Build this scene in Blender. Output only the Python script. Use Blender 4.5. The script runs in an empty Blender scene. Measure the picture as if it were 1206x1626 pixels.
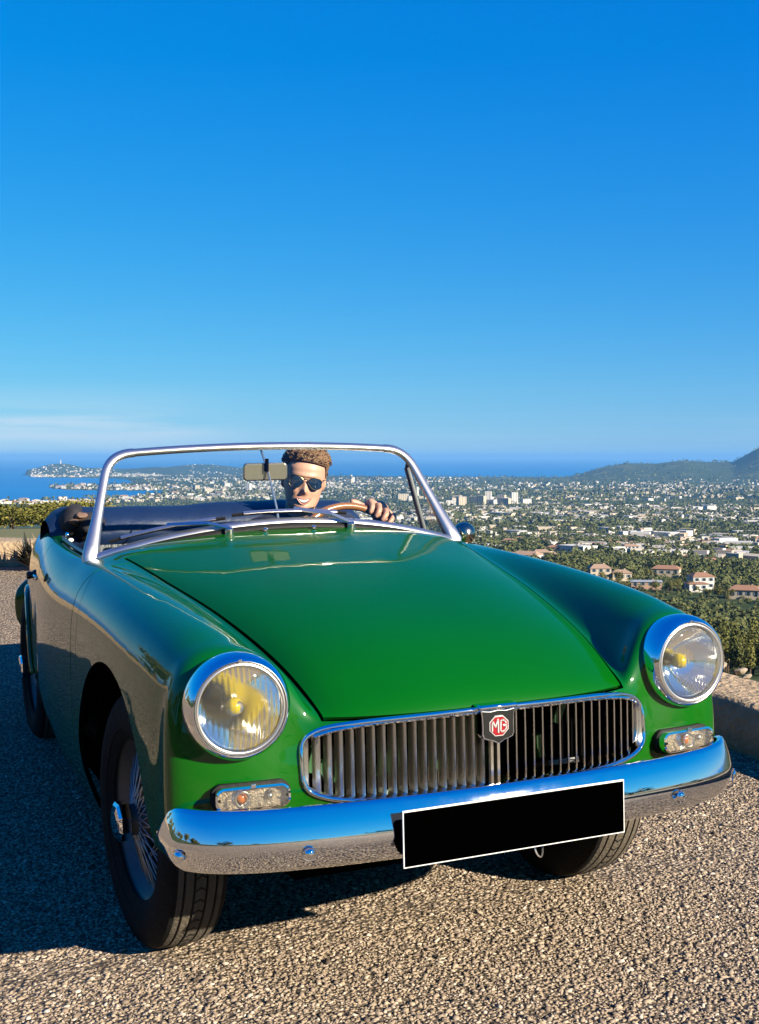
import bpy, bmesh, math, random
import numpy as np
from mathutils import Vector, Matrix, Euler, noise
from mathutils.bvhtree import BVHTree

random.seed(7)
rng = np.random.default_rng(7)
S = bpy.context.scene
COL = S.collection
PI = math.pi

# ------------------------------------------------------------------ camera
# The car stands on a terrace that leans about one degree; T turns the car's own axes
# (x = car's left, y = towards the tail, z = up from the front tyres) into the world.
UP_IN_CAR = Vector((.01910821, -.01088626, .99975815))
T = UP_IN_CAR.rotation_difference(Vector((0, 0, 1))).to_matrix().to_4x4()
CAM = Vector((-1.18641781, -2.86619484, 1.13350429))
YAW, PITCH, ROLL, FOC = .40316364, -.04265717, -.02187125, 1947.14242
fwd0 = Vector((math.sin(YAW), math.cos(YAW), 0)); rgt0 = Vector((math.cos(YAW), -math.sin(YAW), 0)); up0 = Vector((0, 0, 1))
fwd = fwd0 * math.cos(PITCH) + up0 * math.sin(PITCH)
u2 = up0 * math.cos(PITCH) - fwd0 * math.sin(PITCH)
rgt = rgt0 * math.cos(ROLL) + u2 * math.sin(ROLL)
upv = u2 * math.cos(ROLL) - rgt0 * math.sin(ROLL)
cm = Matrix((rgt, upv, -fwd)).transposed().to_4x4()
cm.translation = CAM
cam_data = bpy.data.cameras.new('camera')
cam = bpy.data.objects.new('camera', cam_data); COL.objects.link(cam)
cam.matrix_world = T @ cm
cam_data.sensor_fit = 'VERTICAL'; cam_data.sensor_height = 24.0
cam_data.lens = FOC / 1626 * 24.0
cam_data.clip_start = .05; cam_data.clip_end = 400000
S.camera = cam
CW = (T @ CAM.to_4d()).to_3d()                       # camera position in the world
FW = (T.to_3x3() @ fwd); AZ0 = math.atan2(FW.x, FW.y)  # view azimuth

# ------------------------------------------------------------------ light
SUN_DIR = (T.to_3x3() @ Vector((.446, -.776, .375))).normalized()   # towards the sun
sun_el = math.asin(SUN_DIR.z); sun_az = math.atan2(SUN_DIR.x, SUN_DIR.y)
W = bpy.data.worlds.new('World'); S.world = W; W.use_nodes = True
nt = W.node_tree; nt.nodes.clear()
out = nt.nodes.new('ShaderNodeOutputWorld'); bg = nt.nodes.new('ShaderNodeBackground')
sky = nt.nodes.new('ShaderNodeTexSky'); sky.sky_type = 'NISHITA'; sky.sun_disc = False
sky.sun_elevation = sun_el; sky.sun_rotation = sun_az
sky.altitude = 100; sky.air_density = 1.0; sky.dust_density = .0; sky.ozone_density = 4.0
hs = nt.nodes.new('ShaderNodeHueSaturation'); hs.inputs['Saturation'].default_value = 1.14; hs.inputs['Value'].default_value = 1.0
tint = nt.nodes.new('ShaderNodeMix'); tint.data_type = 'RGBA'; tint.blend_type = 'MULTIPLY'; tint.inputs['Factor'].default_value = 1.0
tint.inputs['B'].default_value = (.56, 1.0, 1.34, 1)      # the photograph's cool, saturated grade
nt.links.new(sky.outputs[0], tint.inputs['A']); nt.links.new(tint.outputs['Result'], hs.inputs['Color'])
# the photograph's tone curve on the sky, one power law per channel, the same all round
sc0 = nt.nodes.new('ShaderNodeSeparateColor'); sc1 = nt.nodes.new('ShaderNodeCombineColor'); nt.links.new(hs.outputs[0], sc0.inputs[0])
for ch, (pw, fac) in enumerate(((.886, .62), (.69, .93), (.25, 3.03))):
    p_ = nt.nodes.new('ShaderNodeMath'); p_.operation = 'POWER'; p_.inputs[1].default_value = pw
    f_ = nt.nodes.new('ShaderNodeMath'); f_.operation = 'MULTIPLY'; f_.inputs[1].default_value = fac
    nt.links.new(sc0.outputs[ch], p_.inputs[0]); nt.links.new(p_.outputs[0], f_.inputs[0]); nt.links.new(f_.outputs[0], sc1.inputs[ch])
# thin cirrus low over the sea
tc = nt.nodes.new('ShaderNodeTexCoord'); sep = nt.nodes.new('ShaderNodeSeparateXYZ')
nt.links.new(tc.outputs['Generated'], sep.inputs[0])
mp = nt.nodes.new('ShaderNodeMapping'); mp.inputs['Scale'].default_value = (2.2, 2.2, 42)
mp.inputs['Location'].default_value = (11.2, 5.5, 3.3)
nt.links.new(tc.outputs['Generated'], mp.inputs[0])
cn = nt.nodes.new('ShaderNodeTexNoise'); cn.inputs['Scale'].default_value = 1.1; cn.inputs['Detail'].default_value = 6; cn.inputs['Roughness'].default_value = .55
nt.links.new(mp.outputs[0], cn.inputs['Vector'])
cr = nt.nodes.new('ShaderNodeMapRange'); cr.inputs['From Min'].default_value = .43; cr.inputs['From Max'].default_value = .60
nt.links.new(cn.outputs['Fac'], cr.inputs['Value'])
band = nt.nodes.new('ShaderNodeValToRGB')            # elevation band of the cloud
el = band.color_ramp.elements
el[0].position = 0.0; el[0].color = (.25, .25, .25, 1); el[1].position = .5; el[1].color = (0, 0, 0, 1)
for p, v in ((.012, .5), (.028, 1.0), (.034, .25), (.06, 0.0)):
    e = el.new(p); e.color = (v, v, v, 1)
nt.links.new(sep.outputs['Z'], band.inputs[0])
mul = nt.nodes.new('ShaderNodeMath'); mul.operation = 'MULTIPLY'
nt.links.new(cr.outputs[0], mul.inputs[0]); nt.links.new(band.outputs[0], mul.inputs[1])
mul2 = nt.nodes.new('ShaderNodeMath'); mul2.operation = 'MULTIPLY'; mul2.inputs[1].default_value = 1.0
dotn = nt.nodes.new('ShaderNodeVectorMath'); dotn.operation = 'DOT_PRODUCT'        # the bank lies low over the bay to the west
dotn.inputs[1].default_value = (math.sin(AZ0 - .36), math.cos(AZ0 - .36), 0); nt.links.new(tc.outputs['Generated'], dotn.inputs[0])
dm_ = nt.nodes.new('ShaderNodeMapRange'); dm_.interpolation_type = 'SMOOTHSTEP'; dm_.inputs['From Min'].default_value = .962; dm_.inputs['From Max'].default_value = .992; dm_.inputs['To Min'].default_value = .12
nt.links.new(dotn.outputs['Value'], dm_.inputs['Value'])
mul3 = nt.nodes.new('ShaderNodeMath'); mul3.operation = 'MULTIPLY'; nt.links.new(mul.outputs[0], mul3.inputs[0]); nt.links.new(dm_.outputs[0], mul3.inputs[1])
nt.links.new(mul3.outputs[0], mul2.inputs[0])
mix = nt.nodes.new('ShaderNodeMix'); mix.data_type = 'RGBA'
nt.links.new(mul2.outputs[0], mix.inputs['Factor']); nt.links.new(sc1.outputs[0], mix.inputs['A'])
mix.inputs['B'].default_value = (4.1, 4.9, 5.6, 1)
nt.links.new(mix.outputs['Result'], bg.inputs['Color'])
bg.inputs['Strength'].default_value = .052
nt.links.new(bg.outputs[0], out.inputs[0])

sl = bpy.data.lights.new('sun', 'SUN'); sl.energy = 5.0; sl.angle = math.radians(.5); sl.color = (1.0, .90, .74)
so = bpy.data.objects.new('sun', sl); COL.objects.link(so)
so.rotation_euler = (-SUN_DIR).to_track_quat('-Z', 'Y').to_euler(); so.location = (0, 0, 30)
S.view_settings.view_transform = 'Standard'; S.view_settings.look = 'None'
S.view_settings.exposure = 1.65; S.view_settings.gamma = 1.0; S.view_settings.use_curve_mapping = False
S.cycles.use_denoising = True
S.cycles.max_bounces = 10; S.cycles.transparent_max_bounces = 16; S.cycles.transmission_bounces = 8
S.cycles.caustics_reflective = False; S.cycles.caustics_refractive = False
S.cycles.sample_clamp_indirect = 6

# ------------------------------------------------------------------ helpers
def mat(name, col=(.5, .5, .5), rough=.5, metal=0.0, coat=0.0, spec=.5, trans=0.0, ior=1.45, noise_amt=0.0, noise_scale=8.0, bump=0.0, bump_scale=40.0, coords='Object', alpha=1.0, coat_rough=.03):
    m = bpy.data.materials.new(name); m.use_nodes = True
    if metal < .5: col = tuple(v * 0.73 for v in col)
    t = m.node_tree; b = t.nodes['Principled BSDF']
    b.inputs['Base Color'].default_value = (*col, 1)
    b.inputs['Roughness'].default_value = rough; b.inputs['Metallic'].default_value = metal
    b.inputs['Coat Weight'].default_value = coat; b.inputs['Coat Roughness'].default_value = coat_rough
    b.inputs['Specular IOR Level'].default_value = spec
    b.inputs['Transmission Weight'].default_value = trans; b.inputs['IOR'].default_value = ior
    b.inputs['Alpha'].default_value = alpha
    if noise_amt or bump:
        c = t.nodes.new('ShaderNodeTexCoord')
    if noise_amt:
        n = t.nodes.new('ShaderNodeTexNoise'); n.inputs['Scale'].default_value = noise_scale; n.inputs['Detail'].default_value = 5
        t.links.new(c.outputs[coords], n.inputs['Vector'])
        mx = t.nodes.new('ShaderNodeMix'); mx.data_type = 'RGBA'
        mx.inputs['A'].default_value = (*[max(0, v * (1 - noise_amt)) for v in col], 1)
        mx.inputs['B'].default_value = (*[min(1, v * (1 + noise_amt)) for v in col], 1)
        t.links.new(n.outputs['Fac'], mx.inputs['Factor']); t.links.new(mx.outputs['Result'], b.inputs['Base Color'])
    if bump:
        n2 = t.nodes.new('ShaderNodeTexNoise'); n2.inputs['Scale'].default_value = bump_scale; n2.inputs['Detail'].default_value = 4
        t.links.new(c.outputs[coords], n2.inputs['Vector'])
        bp = t.nodes.new('ShaderNodeBump'); bp.inputs['Strength'].default_value = bump; bp.inputs['Distance'].default_value = .02
        t.links.new(n2.outputs['Fac'], bp.inputs['Height']); t.links.new(bp.outputs[0], b.inputs['Normal'])
    return m

def tag(o, label=None, cat=None, group=None, kind=None):
    if label: o['label'] = label
    if cat: o['category'] = cat
    if group: o['group'] = group
    if kind: o['kind'] = kind
    return o

def empty(name, loc=(0, 0, 0), mw=None, rz=0):
    o = bpy.data.objects.new(name, None); COL.objects.link(o); o.empty_display_size = .1
    if mw is not None: o.matrix_world = mw
    else:
        o.location = loc; o.rotation_euler = (0, 0, rz)
    return o

def link_mesh(name, me, m=None, parent=None):
    o = bpy.data.objects.new(name, me); COL.objects.link(o)
    if m is not None:
        for x in (m if isinstance(m, (list, tuple)) else [m]): me.materials.append(x)
    if parent is not None: o.parent = parent
    return o

def copy_part(o, parent):
    c = o.copy(); COL.objects.link(c); c.parent = parent
    return c

def copy_tree(o, parent=None):
    c = o.copy(); COL.objects.link(c); c.parent = parent
    for ch in list(o.children):
        copy_tree(ch, c)
    return c

class MB:
    """collects geometry, then links it as ONE mesh object"""
    def __init__(self): self.v = []; self.f = []; self.mi = []; self.cur = 0
    def add(self, vs, fs):
        b = len(self.v); self.v.extend([tuple(x) for x in vs])
        for q in fs: self.f.append([b + i for i in q]); self.mi.append(self.cur)
    def box(self, c, s, rot=None, taper=1.0):
        hx, hy, hz = s[0] / 2, s[1] / 2, s[2] / 2
        vs = [Vector((x * hx * (taper if z > 0 else 1), y * hy * (taper if z > 0 else 1), z * hz)) for z in (-1, 1) for x, y in ((-1, -1), (1, -1), (1, 1), (-1, 1))]
        if rot is not None: vs = [rot @ v for v in vs]
        c = Vector(c)
        self.add([v + c for v in vs], [(3, 2, 1, 0), (4, 5, 6, 7), (0, 1, 5, 4), (1, 2, 6, 5), (2, 3, 7, 6), (3, 0, 4, 7)])
    def lathe(self, prof, n=48, mw=Matrix(), close=False):
        """prof: (r, h) round the local z axis"""
        m = len(prof); vs = []
        for i in range(n):
            a = 2 * PI * i / n; c, s = math.cos(a), math.sin(a)
            vs += [mw @ Vector((r * c, r * s, h)) for r, h in prof]
        fs = []
        for i in range(n):
            j = (i + 1) % n
            for k in range(m - 1 if not close else m):
                k2 = (k + 1) % m
                fs.append((i * m + k, j * m + k, j * m + k2, i * m + k2))
        self.add(vs, fs)
    def sweep(self, path, sec, normals, closed=False, caps=True, scale=None):
        """sec: 2D points (a along normal, b along binormal)"""
        P = [Vector(p) for p in path]; n = len(P); m = len(sec); vs = []
        for i in range(n):
            a = P[i - 1] if (i > 0 or closed) else P[i]; b = P[(i + 1) % n] if (i < n - 1 or closed) else P[i]
            t = (b - a).normalized(); nn = Vector(normals[i] if isinstance(normals, list) else normals)
            nn = (nn - t * nn.dot(t)).normalized(); bb = t.cross(nn)
            k = scale[i] if scale else 1.0
            vs += [P[i] + nn * (u * k) + bb * (w * k) for u, w in sec]
        fs = []
        for i in range(n if closed else n - 1):
            j = (i + 1) % n
            for q in range(m):
                r = (q + 1) % m
                fs.append((i * m + q, i * m + r, j * m + r, j * m + q))
        if caps and not closed:
            fs.append(tuple(range(m - 1, -1, -1))); fs.append(tuple((n - 1) * m + q for q in range(m)))
        self.add(vs, fs)
    def tube(self, path, r, n=8, closed=False, scale=None):
        d = (Vector(path[1]) - Vector(path[0])).normalized()
        nn = Vector((0, 0, 1)) if abs(d.z) < .9 else Vector((1, 0, 0))
        # parallel transport of the frame
        N = []; cur = nn; P = [Vector(p) for p in path]
        for i in range(len(P)):
            a = P[i - 1] if i > 0 else P[i]; b = P[i + 1] if i < len(P) - 1 else P[i]
            t = (b - a).normalized(); cur = (cur - t * cur.dot(t)).normalized(); N.append(cur.copy())
        self.sweep(path, [(r * math.cos(2 * PI * i / n), r * math.sin(2 * PI * i / n)) for i in range(n)], N, closed, True, scale)
    def sphere(self, c, r, nu=16, nv=10):
        r = (r, r, r) if not isinstance(r, (tuple, list)) else r
        vs = [(c[0], c[1], c[2] - r[2])]
        for j in range(1, nv):
            p = PI * j / nv - PI / 2
            for i in range(nu):
                a = 2 * PI * i / nu
                vs.append((c[0] + r[0] * math.cos(p) * math.cos(a), c[1] + r[1] * math.cos(p) * math.sin(a), c[2] + r[2] * math.sin(p)))
        vs.append((c[0], c[1], c[2] + r[2])); fs = []
        for i in range(nu): fs.append((0, 1 + (i + 1) % nu, 1 + i))
        for j in range(nv - 2):
            for i in range(nu):
                k = (i + 1) % nu; a = 1 + j * nu; b = a + nu
                fs.append((a + i, a + k, b + k, b + i))
        a = 1 + (nv - 2) * nu
        for i in range(nu): fs.append((a + i, a + (i + 1) % nu, len(vs) - 1))
        self.add(vs, fs)
    def grid(self, rows, flip=False):
        n = len(rows); m = len(rows[0])
        fs = []
        for i in range(n - 1):
            for k in range(m - 1):
                q = (i * m + k, i * m + k + 1, (i + 1) * m + k + 1, (i + 1) * m + k)
                fs.append(q[::-1] if flip else q)
        self.add([p for r in rows for p in r], fs)
    def mesh(self, name, smooth=True, angle=35):
        me = bpy.data.meshes.new(name); me.from_pydata(self.v, [], self.f); me.update()
        if any(self.mi): me.polygons.foreach_set('material_index', self.mi)
        if smooth:
            me.polygons.foreach_set('use_smooth', [True] * len(me.polygons))
            me.set_sharp_from_angle(angle=math.radians(angle))
        return me
    def build(self, name, m, parent=None, smooth=True, angle=35, bevel=0.0, segs=2, sub=0):
        o = link_mesh(name, self.mesh(name, smooth, angle), m, parent)
        if bevel:
            bv = o.modifiers.new('bevel', 'BEVEL'); bv.width = bevel; bv.segments = segs; bv.limit_method = 'ANGLE'; bv.angle_limit = math.radians(40)
        if sub:
            sb = o.modifiers.new('sub', 'SUBSURF'); sb.levels = sub; sb.render_levels = sub
        return o

def catmull(pts, n=8, closed=False):
    """smooth curve through points"""
    P = [Vector(p) for p in pts]; res = []
    N = len(P)
    for i in range(N if closed else N - 1):
        p0 = P[(i - 1) % N] if closed or i > 0 else P[i] * 2 - P[i + 1]
        p1 = P[i]; p2 = P[(i + 1) % N]
        p3 = P[(i + 2) % N] if closed or i + 2 < N else P[-1] * 2 - P[-2]
        for k in range(n):
            t = k / n
            res.append(.5 * ((2 * p1) + (p2 - p0) * t + (2 * p0 - 5 * p1 + 4 * p2 - p3) * t * t + (3 * p1 - p0 - 3 * p2 + p3) * t ** 3))
    if not closed: res.append(P[-1].copy())
    return res

def interp(x, xs, ys):
    return float(np.interp(x, xs, ys))
# ------------------------------------------------------------------ car materials
def paint_mat(name='green_paint', coat=.92):
    m = mat(name, (0.0011, 0.09855, 0.00255), rough=.4, coat=coat, coat_rough=.01, spec=.06)
    m.node_tree.nodes['Principled BSDF'].inputs['Coat IOR'].default_value = 1.53
    t = m.node_tree; b = t.nodes['Principled BSDF']
    c = t.nodes.new('ShaderNodeTexCoord')
    n = t.nodes.new('ShaderNodeTexNoise'); n.inputs['Scale'].default_value = 3.0; n.inputs['Detail'].default_value = 6
    t.links.new(c.outputs['Object'], n.inputs['Vector'])
    mx = t.nodes.new('ShaderNodeMix'); mx.data_type = 'RGBA'
    mx.inputs['A'].default_value = (0.00029, 0.05402, 0.00044, 1); mx.inputs['B'].default_value = (0.00058, 0.06716, 0.00088, 1)
    t.links.new(n.outputs['Fac'], mx.inputs['Factor']); t.links.new(mx.outputs['Result'], b.inputs['Base Color'])
    # faint orange peel and a little road dust in the gloss
    n2 = t.nodes.new('ShaderNodeTexNoise'); n2.inputs['Scale'].default_value = 9; n2.inputs['Detail'].default_value = 2
    t.links.new(c.outputs['Object'], n2.inputs['Vector'])
    bp = t.nodes.new('ShaderNodeBump'); bp.inputs['Strength'].default_value = .07; bp.inputs['Distance'].default_value = .01
    t.links.new(n2.outputs['Fac'], bp.inputs['Height']); t.links.new(bp.outputs[0], b.inputs['Coat Normal'])
    n3 = t.nodes.new('ShaderNodeTexNoise'); n3.inputs['Scale'].default_value = 60; n3.inputs['Detail'].default_value = 5
    t.links.new(c.outputs['Object'], n3.inputs['Vector'])
    mr = t.nodes.new('ShaderNodeMapRange'); mr.inputs['To Min'].default_value = .0; mr.inputs['To Max'].default_value = .025
    t.links.new(n3.outputs['Fac'], mr.inputs['Value']); t.links.new(mr.outputs[0], b.inputs['Coat Roughness'])
    # road dust thrown up on the lower panels
    sp = t.nodes.new('ShaderNodeSeparateXYZ'); t.links.new(c.outputs['Object'], sp.inputs[0])
    zr = t.nodes.new('ShaderNodeMapRange'); zr.inputs['From Min'].default_value = .62; zr.inputs['From Max'].default_value = .28; t.links.new(sp.outputs['Z'], zr.inputs['Value'])
    n4 = t.nodes.new('ShaderNodeTexNoise'); n4.inputs['Scale'].default_value = 14; n4.inputs['Detail'].default_value = 8; n4.inputs['Roughness'].default_value = .75; t.links.new(c.outputs['Object'], n4.inputs['Vector'])
    d1 = t.nodes.new('ShaderNodeMapRange'); d1.inputs['From Min'].default_value = .48; d1.inputs['From Max'].default_value = .8; d1.inputs['To Max'].default_value = .30; t.links.new(n4.outputs['Fac'], d1.inputs['Value'])
    d2 = t.nodes.new('ShaderNodeMath'); d2.operation = 'MULTIPLY'; t.links.new(zr.outputs[0], d2.inputs[0]); t.links.new(d1.outputs[0], d2.inputs[1])
    m3 = t.nodes.new('ShaderNodeMix'); m3.data_type = 'RGBA'; m3.inputs['B'].default_value = (.11, .085, .05, 1)
    t.links.new(mx.outputs['Result'], m3.inputs['A']); t.links.new(d2.outputs[0], m3.inputs['Factor']); t.links.new(m3.outputs['Result'], b.inputs['Base Color'])
    return m
PAINT = paint_mat()
PAINT_BONNET = paint_mat('green_bonnet_paint_weak_coat', .40)      # same green as the wings, coat weakened to cut the sky reflection
CHROME = mat('chrome', (.82, .83, .85), rough=.04, metal=1.0)
def rough_noise(m, lo, hi, sc):
    t = m.node_tree; b = t.nodes['Principled BSDF']; c = t.nodes.new('ShaderNodeTexCoord'); n = t.nodes.new('ShaderNodeTexNoise'); n.inputs['Scale'].default_value = sc; n.inputs['Detail'].default_value = 8; n.inputs['Roughness'].default_value = .7
    t.links.new(c.outputs['Object'], n.inputs['Vector']); r = t.nodes.new('ShaderNodeMapRange'); r.inputs['From Min'].default_value = .4; r.inputs['From Max'].default_value = .75; r.inputs['To Min'].default_value = lo; r.inputs['To Max'].default_value = hi
    t.links.new(n.outputs['Fac'], r.inputs['Value']); t.links.new(r.outputs[0], b.inputs['Roughness'])
rough_noise(CHROME, .02, .042, 24)
CHROME2 = mat('worn_chrome', (.70, .66, .58), rough=.22, metal=1.0, noise_amt=.12, noise_scale=30)
ALU = mat('polished_aluminium', (.57, .545, .51), rough=.34, metal=1.0, noise_amt=.08, noise_scale=25)
RUBBER = mat('black_rubber', (.010, .010, .010), rough=.6, spec=.2, bump=.1, bump_scale=90)
TYRE = mat('tyre_rubber', (.010, .0095, .009), rough=.75, spec=.12, noise_amt=.35, noise_scale=25, bump=.25, bump_scale=120)  # sidewall shadow is put into this near-black colour
TREAD = mat('dusty_tread', (0.09775, 0.0782, 0.0527), rough=.9, noise_amt=.35, noise_scale=30, bump=.3, bump_scale=140)
DARK = mat('dark_underside', (.004, .004, .004), rough=1.0, spec=.0)
VINYL = mat('black_vinyl', (.010, .012, .018), rough=.42, noise_amt=.3, noise_scale=6, bump=.25, bump_scale=30)
NAVY = mat('navy_hood_cloth', (.006, .018, .055), rough=.5, noise_amt=.35, noise_scale=5, bump=.35, bump_scale=14)
SEATM = mat('black_leather', (.012, .012, .014), rough=.45, bump=.2, bump_scale=60)
GLASS = mat('clear_glass', (1, 1, 1), rough=0.0, trans=1.0, ior=1.0, spec=.5)
def thin_glass(name, tint=(1, 1, 1), f0=.04):
    m = bpy.data.materials.new(name); m.use_nodes = True; t = m.node_tree; t.nodes.clear()
    o = t.nodes.new('ShaderNodeOutputMaterial'); a = t.nodes.new('ShaderNodeBsdfTransparent'); g = t.nodes.new('ShaderNodeBsdfGlossy')
    a.inputs[0].default_value = (*tint, 1); g.inputs['Roughness'].default_value = 0.0
    f = t.nodes.new('ShaderNodeLayerWeight'); f.inputs[0].default_value = .5
    p = t.nodes.new('ShaderNodeMath'); p.operation = 'POWER'; p.inputs[1].default_value = 5
    q = t.nodes.new('ShaderNodeMath'); q.operation = 'MULTIPLY_ADD'; q.inputs[1].default_value = 1 - f0; q.inputs[2].default_value = f0
    x = t.nodes.new('ShaderNodeMixShader')
    t.links.new(f.outputs['Facing'], p.inputs[0]); t.links.new(p.outputs[0], q.inputs[0]); t.links.new(q.outputs[0], x.inputs[0])
    t.links.new(a.outputs[0], x.inputs[1]); t.links.new(g.outputs[0], x.inputs[2]); t.links.new(x.outputs[0], o.inputs[0])
    return m
SCREEN_GLASS = thin_glass('windscreen_glass', (.93, .96, .95))
def lamp_glass():
    m = bpy.data.materials.new('fluted_lamp_glass'); m.use_nodes = True; t = m.node_tree; t.nodes.clear()
    o = t.nodes.new('ShaderNodeOutputMaterial'); a = t.nodes.new('ShaderNodeBsdfRefraction'); g = t.nodes.new('ShaderNodeBsdfGlossy')
    a.inputs['IOR'].default_value = 1.12; a.inputs['Roughness'].default_value = .03; a.inputs[0].default_value = (.97, .97, .95, 1)
    g.inputs['Roughness'].default_value = .02
    c = t.nodes.new('ShaderNodeTexCoord'); w = t.nodes.new('ShaderNodeTexWave'); w.bands_direction = 'X'; w.inputs['Scale'].default_value = 30; w.inputs['Distortion'].default_value = .0
    mp = t.nodes.new('ShaderNodeMapping'); t.links.new(c.outputs['Object'], mp.inputs[0]); t.links.new(mp.outputs[0], w.inputs['Vector'])
    nz = t.nodes.new('ShaderNodeTexVoronoi'); nz.inputs['Scale'].default_value = 22; t.links.new(c.outputs['Object'], nz.inputs['Vector'])
    sm = t.nodes.new('ShaderNodeMath'); sm.operation = 'MULTIPLY'
    sw = t.nodes.new('ShaderNodeMapRange'); sw.inputs['From Min'].default_value = .15; sw.inputs['From Max'].default_value = .5
    t.links.new(nz.outputs['Color'], sw.inputs['Value'])
    t.links.new(w.outputs['Fac'], sm.inputs[0]); t.links.new(sw.outputs[0], sm.inputs[1])
    b = t.nodes.new('ShaderNodeBump'); b.inputs['Strength'].default_value = .55; b.inputs['Distance'].default_value = .006
    t.links.new(sm.outputs[0], b.inputs['Height']); t.links.new(b.outputs[0], a.inputs['Normal'])
    f = t.nodes.new('ShaderNodeFresnel'); f.inputs[0].default_value = 1.5
    x = t.nodes.new('ShaderNodeMixShader'); t.links.new(f.outputs[0], x.inputs[0]); t.links.new(a.outputs[0], x.inputs[1]); t.links.new(g.outputs[0], x.inputs[2])
    tr = t.nodes.new('ShaderNodeBsdfTransparent'); tr.inputs[0].default_value = (.95, .95, .93, 1)
    x2 = t.nodes.new('ShaderNodeMixShader'); x2.inputs[0].default_value = .45
    t.links.new(x.outputs[0], x2.inputs[1]); t.links.new(tr.outputs[0], x2.inputs[2])
    df = t.nodes.new('ShaderNodeBsdfTranslucent'); df.inputs[0].default_value = (.9, .88, .82, 1); d2 = t.nodes.new('ShaderNodeBsdfDiffuse'); d2.inputs[0].default_value = (.9, .88, .82, 1)
    x3 = t.nodes.new('ShaderNodeMixShader'); t.links.new(df.outputs[0], x3.inputs[1]); t.links.new(d2.outputs[0], x3.inputs[2])
    x4 = t.nodes.new('ShaderNodeMixShader'); x4.inputs[0].default_value = .05; t.links.new(x2.outputs[0], x4.inputs[1]); t.links.new(x3.outputs[0], x4.inputs[2])
    t.links.new(x4.outputs[0], o.inputs[0]); return m
LAMP_GLASS = lamp_glass()
REFLECTOR = mat('silvered_reflector', (.95, .93, .88), rough=.06, metal=1.0)
YELLOW = mat('yellow_bulb_glass', (.95, .72, .0), rough=.18, spec=.5, coat=.5)
AMBER = mat('amber_bulb', (.75, .20, .02), rough=.25, coat=.5)
BLACKP = mat('black_enamel', (.004, .004, .004), rough=.35)
WHITEP = mat('white_edge', (.72, .72, .70), rough=.4)
SILVERB = mat('badge_silver', (.55, .54, .52), rough=.3, metal=.6)
REDP = mat('red_enamel', (.27, .008, .013), rough=.25, coat=.6)
SILVERP = mat('silver_wheel_paint', (.085, .083, .08), rough=.45, metal=.5)
SPOKEM = mat('spoke_steel', (.42, .41, .40), rough=.35, metal=.8)
WOOD = mat('varnished_wood', (0.289, 0.11475, 0.02975), rough=.25, coat=.8, noise_amt=.45, noise_scale=18)
TAN = mat('tan_cloth', (.36, .24, .15), rough=.8)

car = empty('vintage_sports_car', mw=T.copy())
tag(car, 'open green two-seat sports car with chrome grille and wire wheels, parked on the gravel terrace', 'sports car')

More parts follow.
